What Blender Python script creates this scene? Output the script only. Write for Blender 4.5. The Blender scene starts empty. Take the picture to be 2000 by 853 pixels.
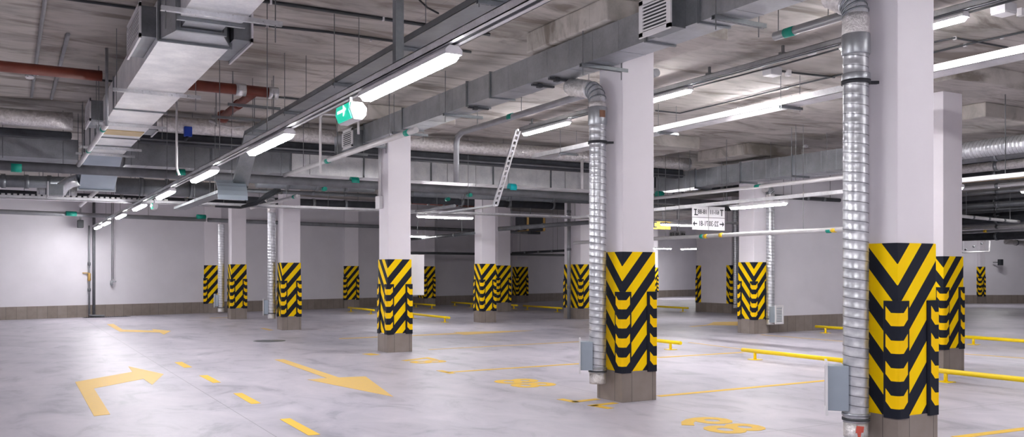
import bpy, bmesh, math, random
from mathutils import Vector, Matrix
random.seed(7)
scene = bpy.context.scene
COL = scene.collection
PI = math.pi

# ------------------------------------------------------------------ survey
FPX, YAW, HOR, EYE = 1743.4, math.radians(29.511), 530.07, 1.5
CY, SY = math.cos(YAW), math.sin(YAW)
ZC = 4.45            # underside of the ceiling slab
ZD = 4.19            # underside of the drop panels round the pillar heads

def at(px, py, X=None, Y=None, Z=None):
    """point of the garage seen at a photo pixel, on the plane X=, Y= or Z="""
    u = (px - 1000) / FPX
    r = Vector((u * CY + SY, -u * SY + CY, -(py - HOR) / FPX))
    o = Vector((0, 0, EYE))
    if X is not None: t = X / r.x
    elif Y is not None: t = Y / r.y
    else: t = (Z - EYE) / r.z
    return o + t * r

# ------------------------------------------------------------------ objects
def tag(o, label=None, cat=None, group=None, kind=None):
    if label: o['label'] = label
    if cat: o['category'] = cat
    if group: o['group'] = group
    if kind: o['kind'] = kind
    return o

def thing(name, label, cat, loc=(0, 0, 0), rz=0.0, group=None):
    o = bpy.data.objects.new(name, None)
    o.empty_display_size = 0.1
    COL.objects.link(o)
    o.location = loc
    o.rotation_euler = (0, 0, rz)
    return tag(o, label, cat, group)

class MB:
    """collects shapes into one mesh"""
    def __init__(s):
        s.bm = bmesh.new()
    def box(s, x0, x1, y0, y1, z0, z1):
        v = [s.bm.verts.new(p) for p in ((x0,y0,z0),(x1,y0,z0),(x1,y1,z0),(x0,y1,z0),(x0,y0,z1),(x1,y0,z1),(x1,y1,z1),(x0,y1,z1))]
        for f in ((3,2,1,0),(4,5,6,7),(0,1,5,4),(1,2,6,5),(2,3,7,6),(3,0,4,7)):
            s.bm.faces.new([v[i] for i in f])
        return s
    def hexa(s, pts):
        v = [s.bm.verts.new(p) for p in pts]
        for f in ((3,2,1,0),(4,5,6,7),(0,1,5,4),(1,2,6,5),(2,3,7,6),(3,0,4,7)):
            s.bm.faces.new([v[i] for i in f])
        return s
    def bar(s, a, b, w, h, up=(0, 0, 1)):
        """box beam from a to b, w wide and h high, centred on the line"""
        a, b, up = Vector(a), Vector(b), Vector(up)
        d = (b - a).normalized()
        side = d.cross(up).normalized()
        top = side.cross(d).normalized()
        q = []
        for p in (a, b):
            for sx, sz in ((-1,-1),(1,-1),(1,1),(-1,1)):
                q.append(p + side * sx * w / 2 + top * sz * h / 2)
        s.hexa([q[0], q[1], q[5], q[4], q[3], q[2], q[6], q[7]])
        return s
    def tube(s, pts, r, n=10, cap=True):
        pts = [Vector(p) for p in pts]
        rings = []
        ref = None
        for i, p in enumerate(pts):
            if i == 0: d = pts[1] - p
            elif i == len(pts) - 1: d = p - pts[i-1]
            else: d = (pts[i+1] - p).normalized() + (p - pts[i-1]).normalized()
            d.normalize()
            if ref is None:
                ref = d.orthogonal().normalized()
            else:
                ref = (ref - d * ref.dot(d)).normalized()
            b = d.cross(ref)
            rr = r[i] if isinstance(r, (list, tuple)) else r
            rings.append([s.bm.verts.new(p + (ref * math.cos(2*PI*k/n) + b * math.sin(2*PI*k/n)) * rr) for k in range(n)])
        for a, c in zip(rings, rings[1:]):
            for k in range(n):
                f = s.bm.faces.new((a[k], a[(k+1)%n], c[(k+1)%n], c[k]))
                f.smooth = n > 6
        if cap:
            s.bm.faces.new(rings[0][::-1]); s.bm.faces.new(rings[-1])
        return s
    def prism(s, poly, z0, z1):
        """polygon in XY extruded in Z"""
        a = [s.bm.verts.new((p[0], p[1], z0)) for p in poly]
        b = [s.bm.verts.new((p[0], p[1], z1)) for p in poly]
        n = len(poly)
        s.bm.faces.new(a[::-1]); s.bm.faces.new(b)
        for k in range(n):
            s.bm.faces.new((a[k], a[(k+1)%n], b[(k+1)%n], b[k]))
        return s
    def profile(s, poly, y0, y1):
        """polygon in XZ extruded along Y"""
        a = [s.bm.verts.new((p[0], y0, p[1])) for p in poly]
        b = [s.bm.verts.new((p[0], y1, p[1])) for p in poly]
        n = len(poly)
        s.bm.faces.new(a); s.bm.faces.new(b[::-1])
        for k in range(n):
            s.bm.faces.new((a[k], b[k], b[(k+1)%n], a[(k+1)%n]))
        return s
    def lathe(s, c, prof, n=20):
        """profile [(r,z)] turned round the vertical through c"""
        rings = []
        for r, z in prof:
            rings.append([s.bm.verts.new((c[0] + r*math.cos(2*PI*k/n), c[1] + r*math.sin(2*PI*k/n), c[2] + z)) for k in range(n)])
        for a, b in zip(rings, rings[1:]):
            for k in range(n):
                f = s.bm.faces.new((a[k], a[(k+1)%n], b[(k+1)%n], b[k])); f.smooth = True
        s.bm.faces.new(rings[0][::-1]); s.bm.faces.new(rings[-1])
        return s
    def xf(s, m):
        bmesh.ops.transform(s.bm, matrix=m, verts=s.bm.verts[:]); return s
    def build(s, name, m, parent=None, bevel=0.0, seg=2):
        bmesh.ops.recalc_face_normals(s.bm, faces=s.bm.faces[:])
        me = bpy.data.meshes.new(name)
        s.bm.to_mesh(me); s.bm.free()
        if m is not None: me.materials.append(m)
        o = bpy.data.objects.new(name, me)
        COL.objects.link(o)
        if parent is not None: o.parent = parent
        if bevel:
            b = o.modifiers.new('bevel', 'BEVEL'); b.width = bevel; b.segments = seg
            b.limit_method = 'ANGLE'; b.angle_limit = math.radians(40)
        return o

def copy_tree(o, parent=None):
    c = o.copy(); COL.objects.link(c); c.parent = parent
    for ch in o.children: copy_tree(ch, c)
    return c

# ------------------------------------------------------------------ materials
class NT:
    def __init__(s, name):
        s.m = bpy.data.materials.new(name); s.m.use_nodes = True
        s.t = s.m.node_tree; s.n = s.t.nodes; s.n.clear()
        s.out = s.n.new('ShaderNodeOutputMaterial')
        s.b = s.n.new('ShaderNodeBsdfPrincipled')
        s.t.links.new(s.b.outputs[0], s.out.inputs[0])
        s.co = s.n.new('ShaderNodeTexCoord')
    def link(s, a, b): s.t.links.new(a, b)
    def val(s, x, sock):
        if hasattr(x, 'links') or hasattr(x, 'is_linked'): s.link(x, sock)
        else: sock.default_value = x
    def math(s, op, a, b=0.0, c=None):
        n = s.n.new('ShaderNodeMath'); n.operation = op
        s.val(a, n.inputs[0]); s.val(b, n.inputs[1])
        if c is not None: s.val(c, n.inputs[2])
        return n.outputs[0]
    def xyz(s, sock=None):
        n = s.n.new('ShaderNodeSeparateXYZ'); s.link(sock or s.co.outputs['Object'], n.inputs[0]); return n.outputs
    def noise(s, scale, detail=4, rough=0.55, stretch=None, dist=0.0):
        n = s.n.new('ShaderNodeTexNoise'); n.inputs['Scale'].default_value = scale
        n.inputs['Detail'].default_value = detail; n.inputs['Roughness'].default_value = rough
        n.inputs['Distortion'].default_value = dist
        if stretch:
            mp = s.n.new('ShaderNodeMapping'); mp.inputs['Scale'].default_value = stretch
            s.link(s.co.outputs['Object'], mp.inputs[0]); s.link(mp.outputs[0], n.inputs['Vector'])
        else: s.link(s.co.outputs['Object'], n.inputs['Vector'])
        return n.outputs['Fac']
    def ramp(s, fac, stops, interp='LINEAR'):
        r = s.n.new('ShaderNodeValToRGB'); r.color_ramp.interpolation = interp
        e = r.color_ramp.elements
        while len(e) < len(stops): e.new(0.5)
        for k, (p, c) in enumerate(stops):
            e[k].position = p; e[k].color = (*c, 1) if len(c) == 3 else c
        s.link(fac, r.inputs[0]); return r.outputs[0]
    def mix(s, fac, a, b, mode='MIX'):
        n = s.n.new('ShaderNodeMix'); n.data_type = 'RGBA'; n.blend_type = mode
        s.val(fac, n.inputs[0])
        for x, i in ((a, 6), (b, 7)):
            if isinstance(x, tuple): n.inputs[i].default_value = (*x, 1)
            else: s.link(x, n.inputs[i])
        return n.outputs[2]
    def set(s, col=None, rough=None, metal=None, spec=None, bump=None, bstr=0.2, bdist=0.01):
        if col is not None:
            if isinstance(col, tuple): s.b.inputs['Base Color'].default_value = (*col, 1)
            else: s.link(col, s.b.inputs['Base Color'])
        if rough is not None: s.val(rough, s.b.inputs['Roughness'])
        if metal is not None: s.b.inputs['Metallic'].default_value = metal
        if spec is not None: s.b.inputs['Specular IOR Level'].default_value = spec
        if bump is not None:
            n = s.n.new('ShaderNodeBump'); n.inputs['Strength'].default_value = bstr; n.inputs['Distance'].default_value = bdist
            s.link(bump, n.inputs['Height']); s.link(n.outputs[0], s.b.inputs['Normal'])
        return s.m

def plain(name, col, rough=0.5, metal=0.0, var=0.06, scale=6.0):
    t = NT(name)
    c = t.ramp(t.noise(scale, 4), [(0.3, tuple(x*(1-var) for x in col)), (0.7, tuple(min(1, x*(1+var)) for x in col))])
    return t.set(c, rough, metal)

def emitter(name, col, strength):
    t = NT(name)
    t.set(col, 0.4)
    t.b.inputs['Emission Color'].default_value = (*col, 1)
    t.b.inputs['Emission Strength'].default_value = strength
    return t.m

LAMP = 18.0
M = {}
def galv(name, base=0.55, tint=(0.97, 1.0, 1.03), rough=0.34, metal=0.85, streak=None):
    t = NT(name)
    n1 = t.noise(3.0, 5, 0.6, streak)
    n2 = t.noise(38.0, 3, 0.5)
    f = t.math('ADD', t.math('MULTIPLY', n1, 0.75), t.math('MULTIPLY', n2, 0.25))
    c = t.ramp(f, [(0.32, tuple(base*0.78*k for k in tint)), (0.68, tuple(min(1, base*1.2*k) for k in tint))])
    r = t.math('ADD', t.math('MULTIPLY', n2, 0.14), rough - 0.07)
    return t.set(c, r, metal)
M['galv'] = galv('galvanised_sheet', 0.46, (0.94, 0.99, 1.05), 0.36)
M['galv_bright'] = galv('bright_galvanised', 0.74, (0.98, 1.0, 1.03), 0.3)
M['galv_dull'] = galv('dull_galvanised', 0.27, (0.93, 1.0, 1.06), 0.42)
t = NT('spiral_duct_metal')
x, y, z = t.xyz()
an = t.n.new('ShaderNodeMath'); an.operation = 'ARCTAN2'; t.link(y, an.inputs[0]); t.link(x, an.inputs[1])
ph = t.math('FRACT', t.math('ADD', t.math('DIVIDE', z, 0.078), t.math('DIVIDE', an.outputs[0], 2*PI)))
line = t.math('LESS_THAN', ph, 0.09)
hump = t.math('SINE', t.math('MULTIPLY', ph, 2*PI))
nn = t.noise(9, 5, 0.6)
base_ = t.ramp(nn, [(0.3, (0.47, 0.49, 0.52)), (0.7, (0.70, 0.71, 0.74))])
M['spiral'] = t.set(t.mix(t.math('MULTIPLY', line, 0.72), base_, (0.07, 0.075, 0.085)), t.math('ADD', t.math('MULTIPLY', nn, 0.25), 0.22), 0.72,
                    bump=t.math('ADD', t.math('MULTIPLY', hump, 0.5), t.math('MULTIPLY', nn, 0.8)), bstr=0.35, bdist=0.006)
M['alu'] = galv('aluminium_channel', 0.76, (1.0, 1.0, 1.03), 0.32, 0.5)
M['panel_bright'] = galv('bright_duct_panel', 0.88, (0.98, 1.0, 1.04), 0.42, 0.15)  # lightened base colour; on the cross duct it stands for lamp reflection
M['foil'] = None
t = NT('aluminium_foil')
nf = t.noise(16.0, 5, 0.65)
M['foil'] = t.set(t.ramp(nf, [(0.3, (0.58, 0.56, 0.55)), (0.7, (0.92, 0.9, 0.9))]), 0.3, 0.8, bump=nf, bstr=0.9, bdist=0.03)
M['rod'] = plain('zinc_rod', (0.22, 0.23, 0.24), 0.45, 0.6)
M['grey_pipe'] = plain('grey_insulation', (0.15, 0.155, 0.17), 0.5, 0.0, 0.2, 5)
M['steel_pipe'] = plain('painted_steel_pipe', (0.33, 0.34, 0.36), 0.38, 0.35, 0.12, 4)
M['white_pipe'] = plain('pale_pipe', (0.62, 0.61, 0.62), 0.4, 0.2, 0.08, 4)
M['black'] = plain('black_rubber', (0.022, 0.025, 0.032), 0.55)
M['dark_duct'] = plain('black_insulation', (0.03, 0.034, 0.042), 0.7, 0.0, 0.3)
M['cable'] = plain('dark_cable', (0.05, 0.055, 0.062), 0.55)
M['red_pipe'] = plain('red_oxide_paint', (0.17, 0.035, 0.02), 0.5, 0.0, 0.15, 5)
M['green'] = plain('green_band', (0.0, 0.30, 0.22), 0.5)
M['cyan'] = plain('cyan_band', (0.0, 0.62, 0.66), 0.4)
M['yellow_band'] = plain('yellow_band', (0.85, 0.55, 0.02), 0.5)
M['brass'] = plain('brass_valve', (0.55, 0.35, 0.12), 0.4, 0.6)
M['white_metal'] = plain('white_enamel', (0.74, 0.73, 0.75), 0.4, 0.0, 0.03)
M['blue_box'] = plain('blue_plastic', (0.01, 0.06, 0.45), 0.4)
M['rust'] = plain('brown_label', (0.25, 0.12, 0.07), 0.6)
M['red_tape'] = plain('red_tape', (0.62, 0.09, 0.06), 0.5)
M['dark_slot'] = plain('dark_gap', (0.035, 0.038, 0.045), 0.6)
M['grey_plastic'] = plain('grey_plastic', (0.50, 0.50, 0.53), 0.45)
M['lamp'] = emitter('lamp_diffuser', (1.0, 0.975, 0.99), LAMP)
M['exit_green'] = emitter('exit_green', (0.0, 0.62, 0.40), 0.10)
M['exit_white'] = emitter('exit_white', (0.8, 1.0, 0.93), 0.12)
M['blue_gray_paint'] = plain('blue_grey_duct', (0.36, 0.42, 0.48), 0.42, 0.55, 0.06, 3)

# white paint of the pillars and walls
def paint(name, col):
    t = NT(name)
    n = t.noise(1.3, 5, 0.55)
    c = t.ramp(n, [(0.3, tuple(x*0.955 for x in col)), (0.7, tuple(min(1, x*1.03) for x in col))])
    return t.set(c, 0.55, 0.0, bump=t.noise(60, 3), bstr=0.05, bdist=0.004)
M['paint'] = paint('white_paint', (0.77, 0.735, 0.78))
M['wall'] = paint('wall_paint', (0.72, 0.70, 0.75))

# tiled plinth
t = NT('taupe_tile')
x, y, z = t.xyz(); geo = t.n.new('ShaderNodeNewGeometry')
tc = t.n.new('ShaderNodeVectorTransform'); tc.vector_type = 'NORMAL'; tc.convert_from = 'WORLD'; tc.convert_to = 'OBJECT'
t.link(geo.outputs['True Normal'], tc.inputs[0])
nx = t.xyz(tc.outputs[0])[0]
onx = t.math('GREATER_THAN', t.math('ABSOLUTE', nx), 0.5)
coord = t.math('ADD', t.math('MULTIPLY', y, onx), t.math('MULTIPLY', x, t.math('SUBTRACT', 1.0, onx)))
fr = t.math('FRACT', t.math('DIVIDE', t.math('SUBTRACT', coord, 0.13), 0.3))
seam = t.math('LESS_THAN', fr, 0.018)
idn = t.math('FLOOR', t.math('DIVIDE', t.math('SUBTRACT', coord, 0.13), 0.3))
wn = t.n.new('ShaderNodeTexWhiteNoise'); wn.noise_dimensions = '1D'; t.link(idn, wn.inputs['W'])
base = t.ramp(wn.outputs[0], [(0.0, (0.215, 0.178, 0.155)), (1.0, (0.285, 0.24, 0.212))])
base = t.mix(0.35, base, t.ramp(t.noise(5, 5), [(0.3, (0.19, 0.16, 0.14)), (0.7, (0.33, 0.285, 0.255))]))
M['tile'] = t.set(t.mix(seam, base, (0.05, 0.043, 0.04)), 0.42)

# chevron band of a pillar: object origin on the corner nearest the lane
def chevron(name, flip=False):
    t = NT(name)
    x, y, z = t.xyz()
    d = t.math('ADD', t.math('MAXIMUM', x, 0.0), t.math('MAXIMUM', y, 0.0))
    s_ = t.math('ADD', t.math('SUBTRACT', 1.728, z), t.math('MULTIPLY', d, 1.15))
    f = t.math('FRACT', t.math('DIVIDE', s_, 0.342))
    k = t.math('GREATER_THAN', f, 0.505)
    wear = t.noise(9, 5)
    yel = t.ramp(wear, [(0.3, (0.98, 0.63, 0.0)), (0.7, (1.0, 0.68, 0.0))])
    return t.set(t.mix(k, (0.016, 0.019, 0.03), yel), 0.55, 0.0, 0.12)
M['chevron'] = chevron('black_yellow_chevron')
# rubber corner guard: yellow reflective blocks on black
t = NT('corner_guard_rubber')
x, y, z = t.xyz()
d = t.math('MAXIMUM', x, y)
zz = t.math('SUBTRACT', z, t.math('MULTIPLY', t.math('MAXIMUM', t.math('SUBTRACT', d, 0.045), 0.0), 1.05))
f = t.math('FRACT', t.math('DIVIDE', t.math('SUBTRACT', 1.172, zz), 0.2185))
inner = t.math('MULTIPLY', t.math('LESS_THAN', d, 0.095), t.math('LESS_THAN', f, 0.475))
inner = t.math('MULTIPLY', inner, t.math('LESS_THAN', z, 1.235))
inner = t.math('MULTIPLY', inner, t.math('GREATER_THAN', z, 0.395))
M['guard'] = t.set(t.mix(inner, (0.013, 0.016, 0.026), (0.97, 0.60, 0.0)), 0.5, 0.0, 0.15)
M['yellow_tube'] = plain('yellow_steel', (0.98, 0.70, 0.0), 0.38, 0.0, 0.04)

# road paint, slightly worn
t = NT('road_paint')
n = t.noise(14, 6, 0.7)
M['road'] = t.set(t.ramp(n, [(0.25, (0.66, 0.45, 0.19)), (0.6, (0.72, 0.49, 0.16))]), 0.55, 0.0, 0.15)
t = NT('road_paint_strong')
M['road2'] = t.set(t.ramp(t.noise(14, 6, 0.7), [(0.25, (0.70, 0.46, 0.11)), (0.6, (0.80, 0.51, 0.05))]), 0.55, 0.0, 0.15)

# polished concrete floor
t = NT('polished_concrete')
x, y, z = t.xyz()
n1 = t.noise(0.35, 6, 0.6, (1.0, 0.55, 1.0), 0.4)
n2 = t.noise(1.9, 7, 0.65, (1.0, 0.6, 1.0), 0.7)
n3 = t.noise(22, 4, 0.6)
c = t.ramp(n1, [(0.30, (0.32, 0.312, 0.36)), (0.50, (0.47, 0.448, 0.505)), (0.72, (0.57, 0.53, 0.585))])
c = t.mix(0.5, c, t.ramp(n2, [(0.34, (0.15, 0.154, 0.20)), (0.47, (0.41, 0.393, 0.455)), (0.68, (0.59, 0.548, 0.605))]))
c = t.mix(t.math('MULTIPLY', t.math('LESS_THAN', n3, 0.33), 0.12), c, (0.24, 0.24, 0.27))
def joint(coord, off, per, w):
    f = t.math('FRACT', t.math('DIVIDE', t.math('SUBTRACT', coord, off - w/2), per))
    return t.math('LESS_THAN', f, w / per)
j = t.math('MAXIMUM', joint(x, 2.13, 4.22, 0.010), joint(y, 6.1, 7.24, 0.010))
c = t.mix(t.math('MULTIPLY', j, 0.55), c, (0.12, 0.12, 0.14))
rg = t.math('ADD', t.math('MULTIPLY', n2, 0.3), 0.30)
M['floor'] = t.set(c, rg, 0.0, 0.28, bump=n3, bstr=0.04, bdist=0.003)

# board-marked concrete ceiling with brown water stains
t = NT('raw_concrete')
x, y, z = t.xyz()
n1 = t.noise(0.5, 6, 0.62, (0.55, 1.2, 1.0), 0.6)
n2 = t.noise(2.0, 6, 0.65, (0.55, 1.5, 1.0), 0.8)
n3 = t.noise(0.9, 5, 0.6, (0.5, 1.6, 1.0), 1.2)
c = t.ramp(n1, [(0.28, (0.30, 0.285, 0.26)), (0.5, (0.49, 0.46, 0.43)), (0.75, (0.60, 0.565, 0.535))])
c = t.mix(0.42, c, t.ramp(n2, [(0.32, (0.19, 0.18, 0.165)), (0.5, (0.48, 0.45, 0.42)), (0.68, (0.62, 0.58, 0.55))]))
c = t.mix(t.ramp(n3, [(0.52, (0, 0, 0)), (0.64, (0.75, 0.75, 0.75))]), c, (0.15, 0.125, 0.10))
fb = t.math('FRACT', t.math('DIVIDE', t.math('ADD', y, 0.4), 1.22))
fx = t.math('FRACT', t.math('DIVIDE', t.math('ADD', x, 0.7), 2.44))
seam = t.math('MAXIMUM', t.math('LESS_THAN', fb, 0.008), t.math('LESS_THAN', fx, 0.004))
c = t.mix(t.math('MULTIPLY', seam, 0.3), c, (0.16, 0.15, 0.145))
M['concrete'] = t.set(c, 0.8, bump=t.math('ADD', n2, t.math('MULTIPLY', t.noise(40, 4), 0.3)), bstr=0.25, bdist=0.015)

# ------------------------------------------------------------------ setting
tag(MB().box(-4.2, 56, -8.2, 50, -0.3, 0).build('floor', M['floor']), kind='structure')
tag(MB().box(-4.2, 56, -8.2, 50, ZC, ZC + 0.3).build('ceiling', M['concrete']), kind='structure')
tag(MB().box(-4.2, -4.0, -8.2, 33, 0, ZC).build('wall_left', M['wall']), kind='structure')
tag(MB().box(-4.0, 56, -8.2, -8.0, 0, ZC).build('wall_front', M['wall']), kind='structure')
def wall(name, a, b, th=0.25, plinth=0.40):
    a, b = Vector((*a, 0)), Vector((*b, 0)); L = (b - a).length
    w = MB().box(0, L, 0, th, 0, ZC).build('wall_' + name, M['wall'])
    p = MB().box(0, L, -0.015, 0.0, 0, plinth).build('baseboard_' + name, M['tile'])
    for o in (w, p):
        o.location = a; o.rotation_euler.z = math.atan2(b.y - a.y, b.x - a.x); tag(o, kind='structure')
wall('back', (-4.2, 31.81 - 0.2814*4.2), (37.0, 31.81 + 0.2814*37.0))
wall('right', (38.6, 26.3), (56, 17.0))
tag(MB().box(38.6, 38.8, 25.8, 43.5, 0, ZC).build('wall_far', M['wall']), kind='structure')
tag(MB().box(16.0, 22.0, 16.0, 16.3, 0, ZC).build('wall_middle', M['wall']), kind='structure')
tag(MB().box(16.15, 22.0, 15.985, 16.0, 0, 0.40).build('baseboard_middle', M['tile']), kind='structure')

for (cx, cy) in ((6.45, 4.9), (6.45, 8.66), (6.37, 15.75), (6.37, 23.0), (6.37, 29.0), (12.36, 8.63), (12.36, 15.85), (12.36, 23.4), (15.6, 15.95), (15.65, 10.3), (16.2, 23.8)):
    tag(MB().box(cx-.86, cx+.86, cy-.86, cy+.86, ZD, ZC).build('ceiling_drop_panel', M['concrete'], bevel=0.02), kind='structure')

# ------------------------------------------------------------------ pillars
def guard_mesh():
    r, fl, th = 0.03, 0.125, 0.022
    out = []
    # outer outline: flange end on +y, round the corner, flange end on +x (corner at origin, outside is negative)
    out.append((-th*0.4, fl)); out.append((-th, fl - 0.012))
    for k in range(7):
        a = PI + k * PI / 12
        out.append((r - th + r*math.cos(a), r - th + r*math.sin(a)))
    out.append((fl - 0.012, -th)); out.append((fl, -th*0.4))
    poly = out + [(fl, 0.004), (0.004, 0.004), (0.004, fl)]
    return MB().prism(poly, 0.335, 1.267)
guard_proto = [None]
def add_guards(root, w, d, corners):
    for (cx, cy, rz) in corners:
        if guard_proto[0] is None:
            o = guard_mesh().build('corner_guard', M['guard'], root)
            guard_proto[0] = o
        else:
            o = bpy.data.objects.new('corner_guard', guard_proto[0].data); COL.objects.link(o); o.parent = root
        o.location = (cx, cy, 0); o.rotation_euler.z = rz
def pillar(label, x, y, w=0.48, d=0.48, patch=None, top=ZD, guards=True):
    root = thing('pillar', label, 'pillar', (x, y, 0), 0, 'striped pillars of the garage')
    e = 0.012
    MB().box(e, w-e, e, d-e, 0, top).build('shaft', M['paint'], root, 0.008)
    MB().box(-.008, w+.008, -.008, d+.008, 0, 0.352).build('plinth', M['tile'], root, 0.004)
    if patch is None:
        MB().box(0, w, 0, d, 0.348, 1.728).build('striped_band', M['chevron'], root, 0.006)
    else:
        pw, pd = patch
        for (ox, oy, rz, a, b) in ((0, 0, 0, pw, pd), (0, d, -PI/2, pd, pw), (w, 0, PI/2, pd, pw), (w, d, PI, pw, pd)):
            mb = MB().prism([(0, 0), (a, 0), (a, e+.002), (e+.002, e+.002), (e+.002, b), (0, b)], 0.348, 1.728)
            o = mb.build('striped_band', M['chevron'], root)
            o.location = (ox, oy, 0); o.rotation_euler.z = rz
    add_guards(root, w, d, ((0, 0, 0), (w, 0, PI/2), (w, d, PI), (0, d, -PI/2)))
    return root
PX = 6.13
pillar('striped white pillar nearest the camera with a spiral duct on its left', PX, 4.64)
pillar('striped white pillar second from the camera in the front row, spiral duct on its left', PX, 8.27)
pillar('striped white pillar third from the camera in the front row, white box on its right side', PX, 15.50)
pillar('fourth striped pillar of the front row, spiral duct beside it and lane arrow before it', PX, 22.74)
pillar('fifth striped pillar of the front row, with the thin spiral duct left of it', PX, 28.73)
pillar('striped pillar standing against the back wall left of the fifth front-row pillar', 6.2, 33.52, 0.62, 0.5)
pillar('striped pillar half hidden behind the nearest pillar at its right', 12.12, 8.39)
pillar('striped pillar of the second row in mid picture with a darker pillar behind it', 12.11, 23.21)
pillar('striped pillar at the back wall between the fourth and third front-row pillars', 12.0, 35.1, 0.62, 0.5)
pillar('backlit darker striped pillar partly hidden behind the mid-picture pillar', 15.92, 29.2, 0.56, 0.56)
pillar('wide striped pillar behind the white hanging box by the third front-row pillar', 15.75, 35.5, 0.5, 0.9)
pillar('small far striped pillar at the back wall right of the backlit pillar', 21.45, 37.4, 0.62, 0.5)
pillar('wide striped pier just left of the second pillar and its spiral duct', 15.65, 23.3, 0.6, 0.95)
pillar('striped pillar at the left end of the middle wall with the white louvre beside it', 15.62, 15.80, 0.48, 0.53)
pillar('long dark pier with striped corners seen left of the middle wall pillar', 22.55, 23.9, 0.8, 1.9, (0.30, 0.27))
pillar('far striped pillar peeping out right behind the second front-row pillar', 31.2, 39.9, 0.9, 0.6)
p = pillar('striped corner pillar far off on the right wall', 39.62, 25.55, 0.34, 0.34)
p.rotation_euler.z = -0.14

# ------------------------------------------------------------------ spiral ducts beside the pillars
def spiral(c, z0, z1, r, pitch=0.078, n=28, per=5, amp=0.006):
    mb = MB(); rows = int((z1 - z0) / pitch * per); rings = []
    for i in range(rows + 1):
        z = z0 + (z1 - z0) * i / rows; ring = []
        for k in range(n):
            a = 2*PI*k/n
            ph = (z / pitch + a / (2*PI)) % 1.0
            rr = r + (amp if ph < 0.15 else 0.0)
            ring.append(mb.bm.verts.new((c[0] + rr*math.cos(a), c[1] + rr*math.sin(a), z)))
        rings.append(ring)
    for a, b in zip(rings, rings[1:]):
        for k in range(n):
            f = mb.bm.faces.new((a[k], a[(k+1)%n], b[(k+1)%n], b[k])); f.smooth = True
    mb.bm.faces.new(rings[0][::-1]); mb.bm.faces.new(rings[-1])
    return mb
def louvre_box(parent, ang, r, z0, z1, depth, width, name='outlet_box'):
    """box leaving the duct in direction ang with a framed grille on its end"""
    m = Matrix.Rotation(ang, 4, 'Z')
    body = MB().box(r*0.6, r + depth, -width/2, width/2, z0, z1).xf(m).build(name, M['blue_gray_paint'], parent, 0.003)
    x1 = r + depth
    fr = MB()
    f = 0.035
    fr.box(x1, x1+.018, -width/2-f, width/2+f, z1-.01, z1+f).box(x1, x1+.018, -width/2-f, width/2+f, z0-f, z0+.01)
    fr.box(x1, x1+.018, -width/2-f, -width/2+.01, z0, z1).box(x1, x1+.018, width/2-.01, width/2+f, z0, z1)
    k = int((z1 - z0) / 0.035)
    for i in range(k):
        zz = z0 + (i + 0.5) * (z1 - z0) / k
        fr.hexa([(x1+.002, -width/2, zz-.012), (x1+.012, -width/2, zz-.016), (x1+.012, width/2, zz-.016), (x1+.002, width/2, zz-.012),
                 (x1+.002, -width/2, zz+.002), (x1+.012, -width/2, zz-.006), (x1+.012, width/2, zz-.006), (x1+.002, width/2, zz+.002)])
    fr.xf(m).build('grille', M['white_metal'], body)
def ring(parent, z, r, name, m, h=0.025, t=0.008):
    MB().lathe((0, 0, z), [(r, -h/2), (r+t, -h/2), (r+t, h/2), (r, h/2)], 28).build(name, m, parent)
def elbow(p0, direction, r, R, n=5, A=PI/2):
    """lobster-back bend from vertical to a horizontal direction"""
    pts = [Vector(p0)]
    d = Vector((math.cos(direction), math.sin(direction), 0))
    for k in range(1, n+1):
        a = k * A / n
        pts.append(Vector(p0) + d * R * (1 - math.cos(a)) + Vector((0, 0, R * math.sin(a))))
    return pts
def spiral_thing(label, x, y, r, z0, z1, ang=None, box=None, detail=True, strap=None, elb=None, rest='beside a pillar'):
    root = thing('spiral_duct', label, 'duct', (x, y, 0), 0, 'vertical spiral ducts by the pillars')
    n, per = (30, 5) if detail else (16, 4)
    spiral((0, 0), z0 + 0.12, z1, r, 0.078, n, per, 0.004 if detail else 0.005).build('duct_pipe', M['spiral'], root)
    MB().lathe((0, 0, z0), [(r*0.97, 0), (r*0.99, 0.02), (r*0.99, 0.13)], 28).build('end_cap', M['white_pipe' if not detail else 'foil'], root)
    ring(root, z0 + 0.145, r, 'clamp', M['cable'], 0.02, 0.01)
    if detail: ring(root, z0 + 0.185, r, 'clamp', M['galv'], 0.02, 0.012)
    if box is not None:
        louvre_box(root, ang, r, *box)
    if strap:
        for s_ in strap:
            ring(root, s_, r + .004, 'strap', M['black'], 0.03, 0.012)
            o = MB().box(r*0.5, r + 0.12, -0.012, 0.012, s_-.012, s_+.012).build('strap_anchor', M['black'], root)
            o.rotation_euler.z = -0.5
    if elb:
        dirn, R, extra, A = elb
        MB().lathe((0, 0, z1), [(r+.004, -0.02), (r+.012, 0.0), (r+.006, 0.16), (r, 0.2)], 24).build('foil_tape', M['foil'], root)
        pts = elbow((0, 0, z1 + 0.18), dirn, r, R, 5, A)
        mb = MB()
        mb.tube(pts, r, 24)
        e = mb.build('elbow', M['galv_bright'], root)
        for f in e.data.polygons: f.use_smooth = False
        for a, b in zip(pts[1:-1], pts[2:]):
            dd = (b - a).normalized()
            MB().tube([a - dd*.008, a + dd*.008], r + .008, 24).build('elbow_seam', M['galv_dull'], e)
        d = Vector((math.cos(dirn)*math.sin(A), math.sin(dirn)*math.sin(A), math.cos(A)))
        q = [pts[-1] + d * (k * extra / 8) for k in range(9)]
        MB().tube(q, [r + (0.012 if k % 2 else -0.004) for k in range(9)], 24).build('flexible_sleeve', M['foil'], root)
    return root
sp = spiral_thing('large spiral duct left of the nearest striped pillar, with grey louvre box at its foot', 5.985, 4.92, 0.098, 0.165, 3.38,
             math.radians(133), (0.38, 0.74, 0.12, 0.2), strap=(3.03,), elb=(PI/2, 0.16, 0.22, math.radians(58)))
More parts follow.
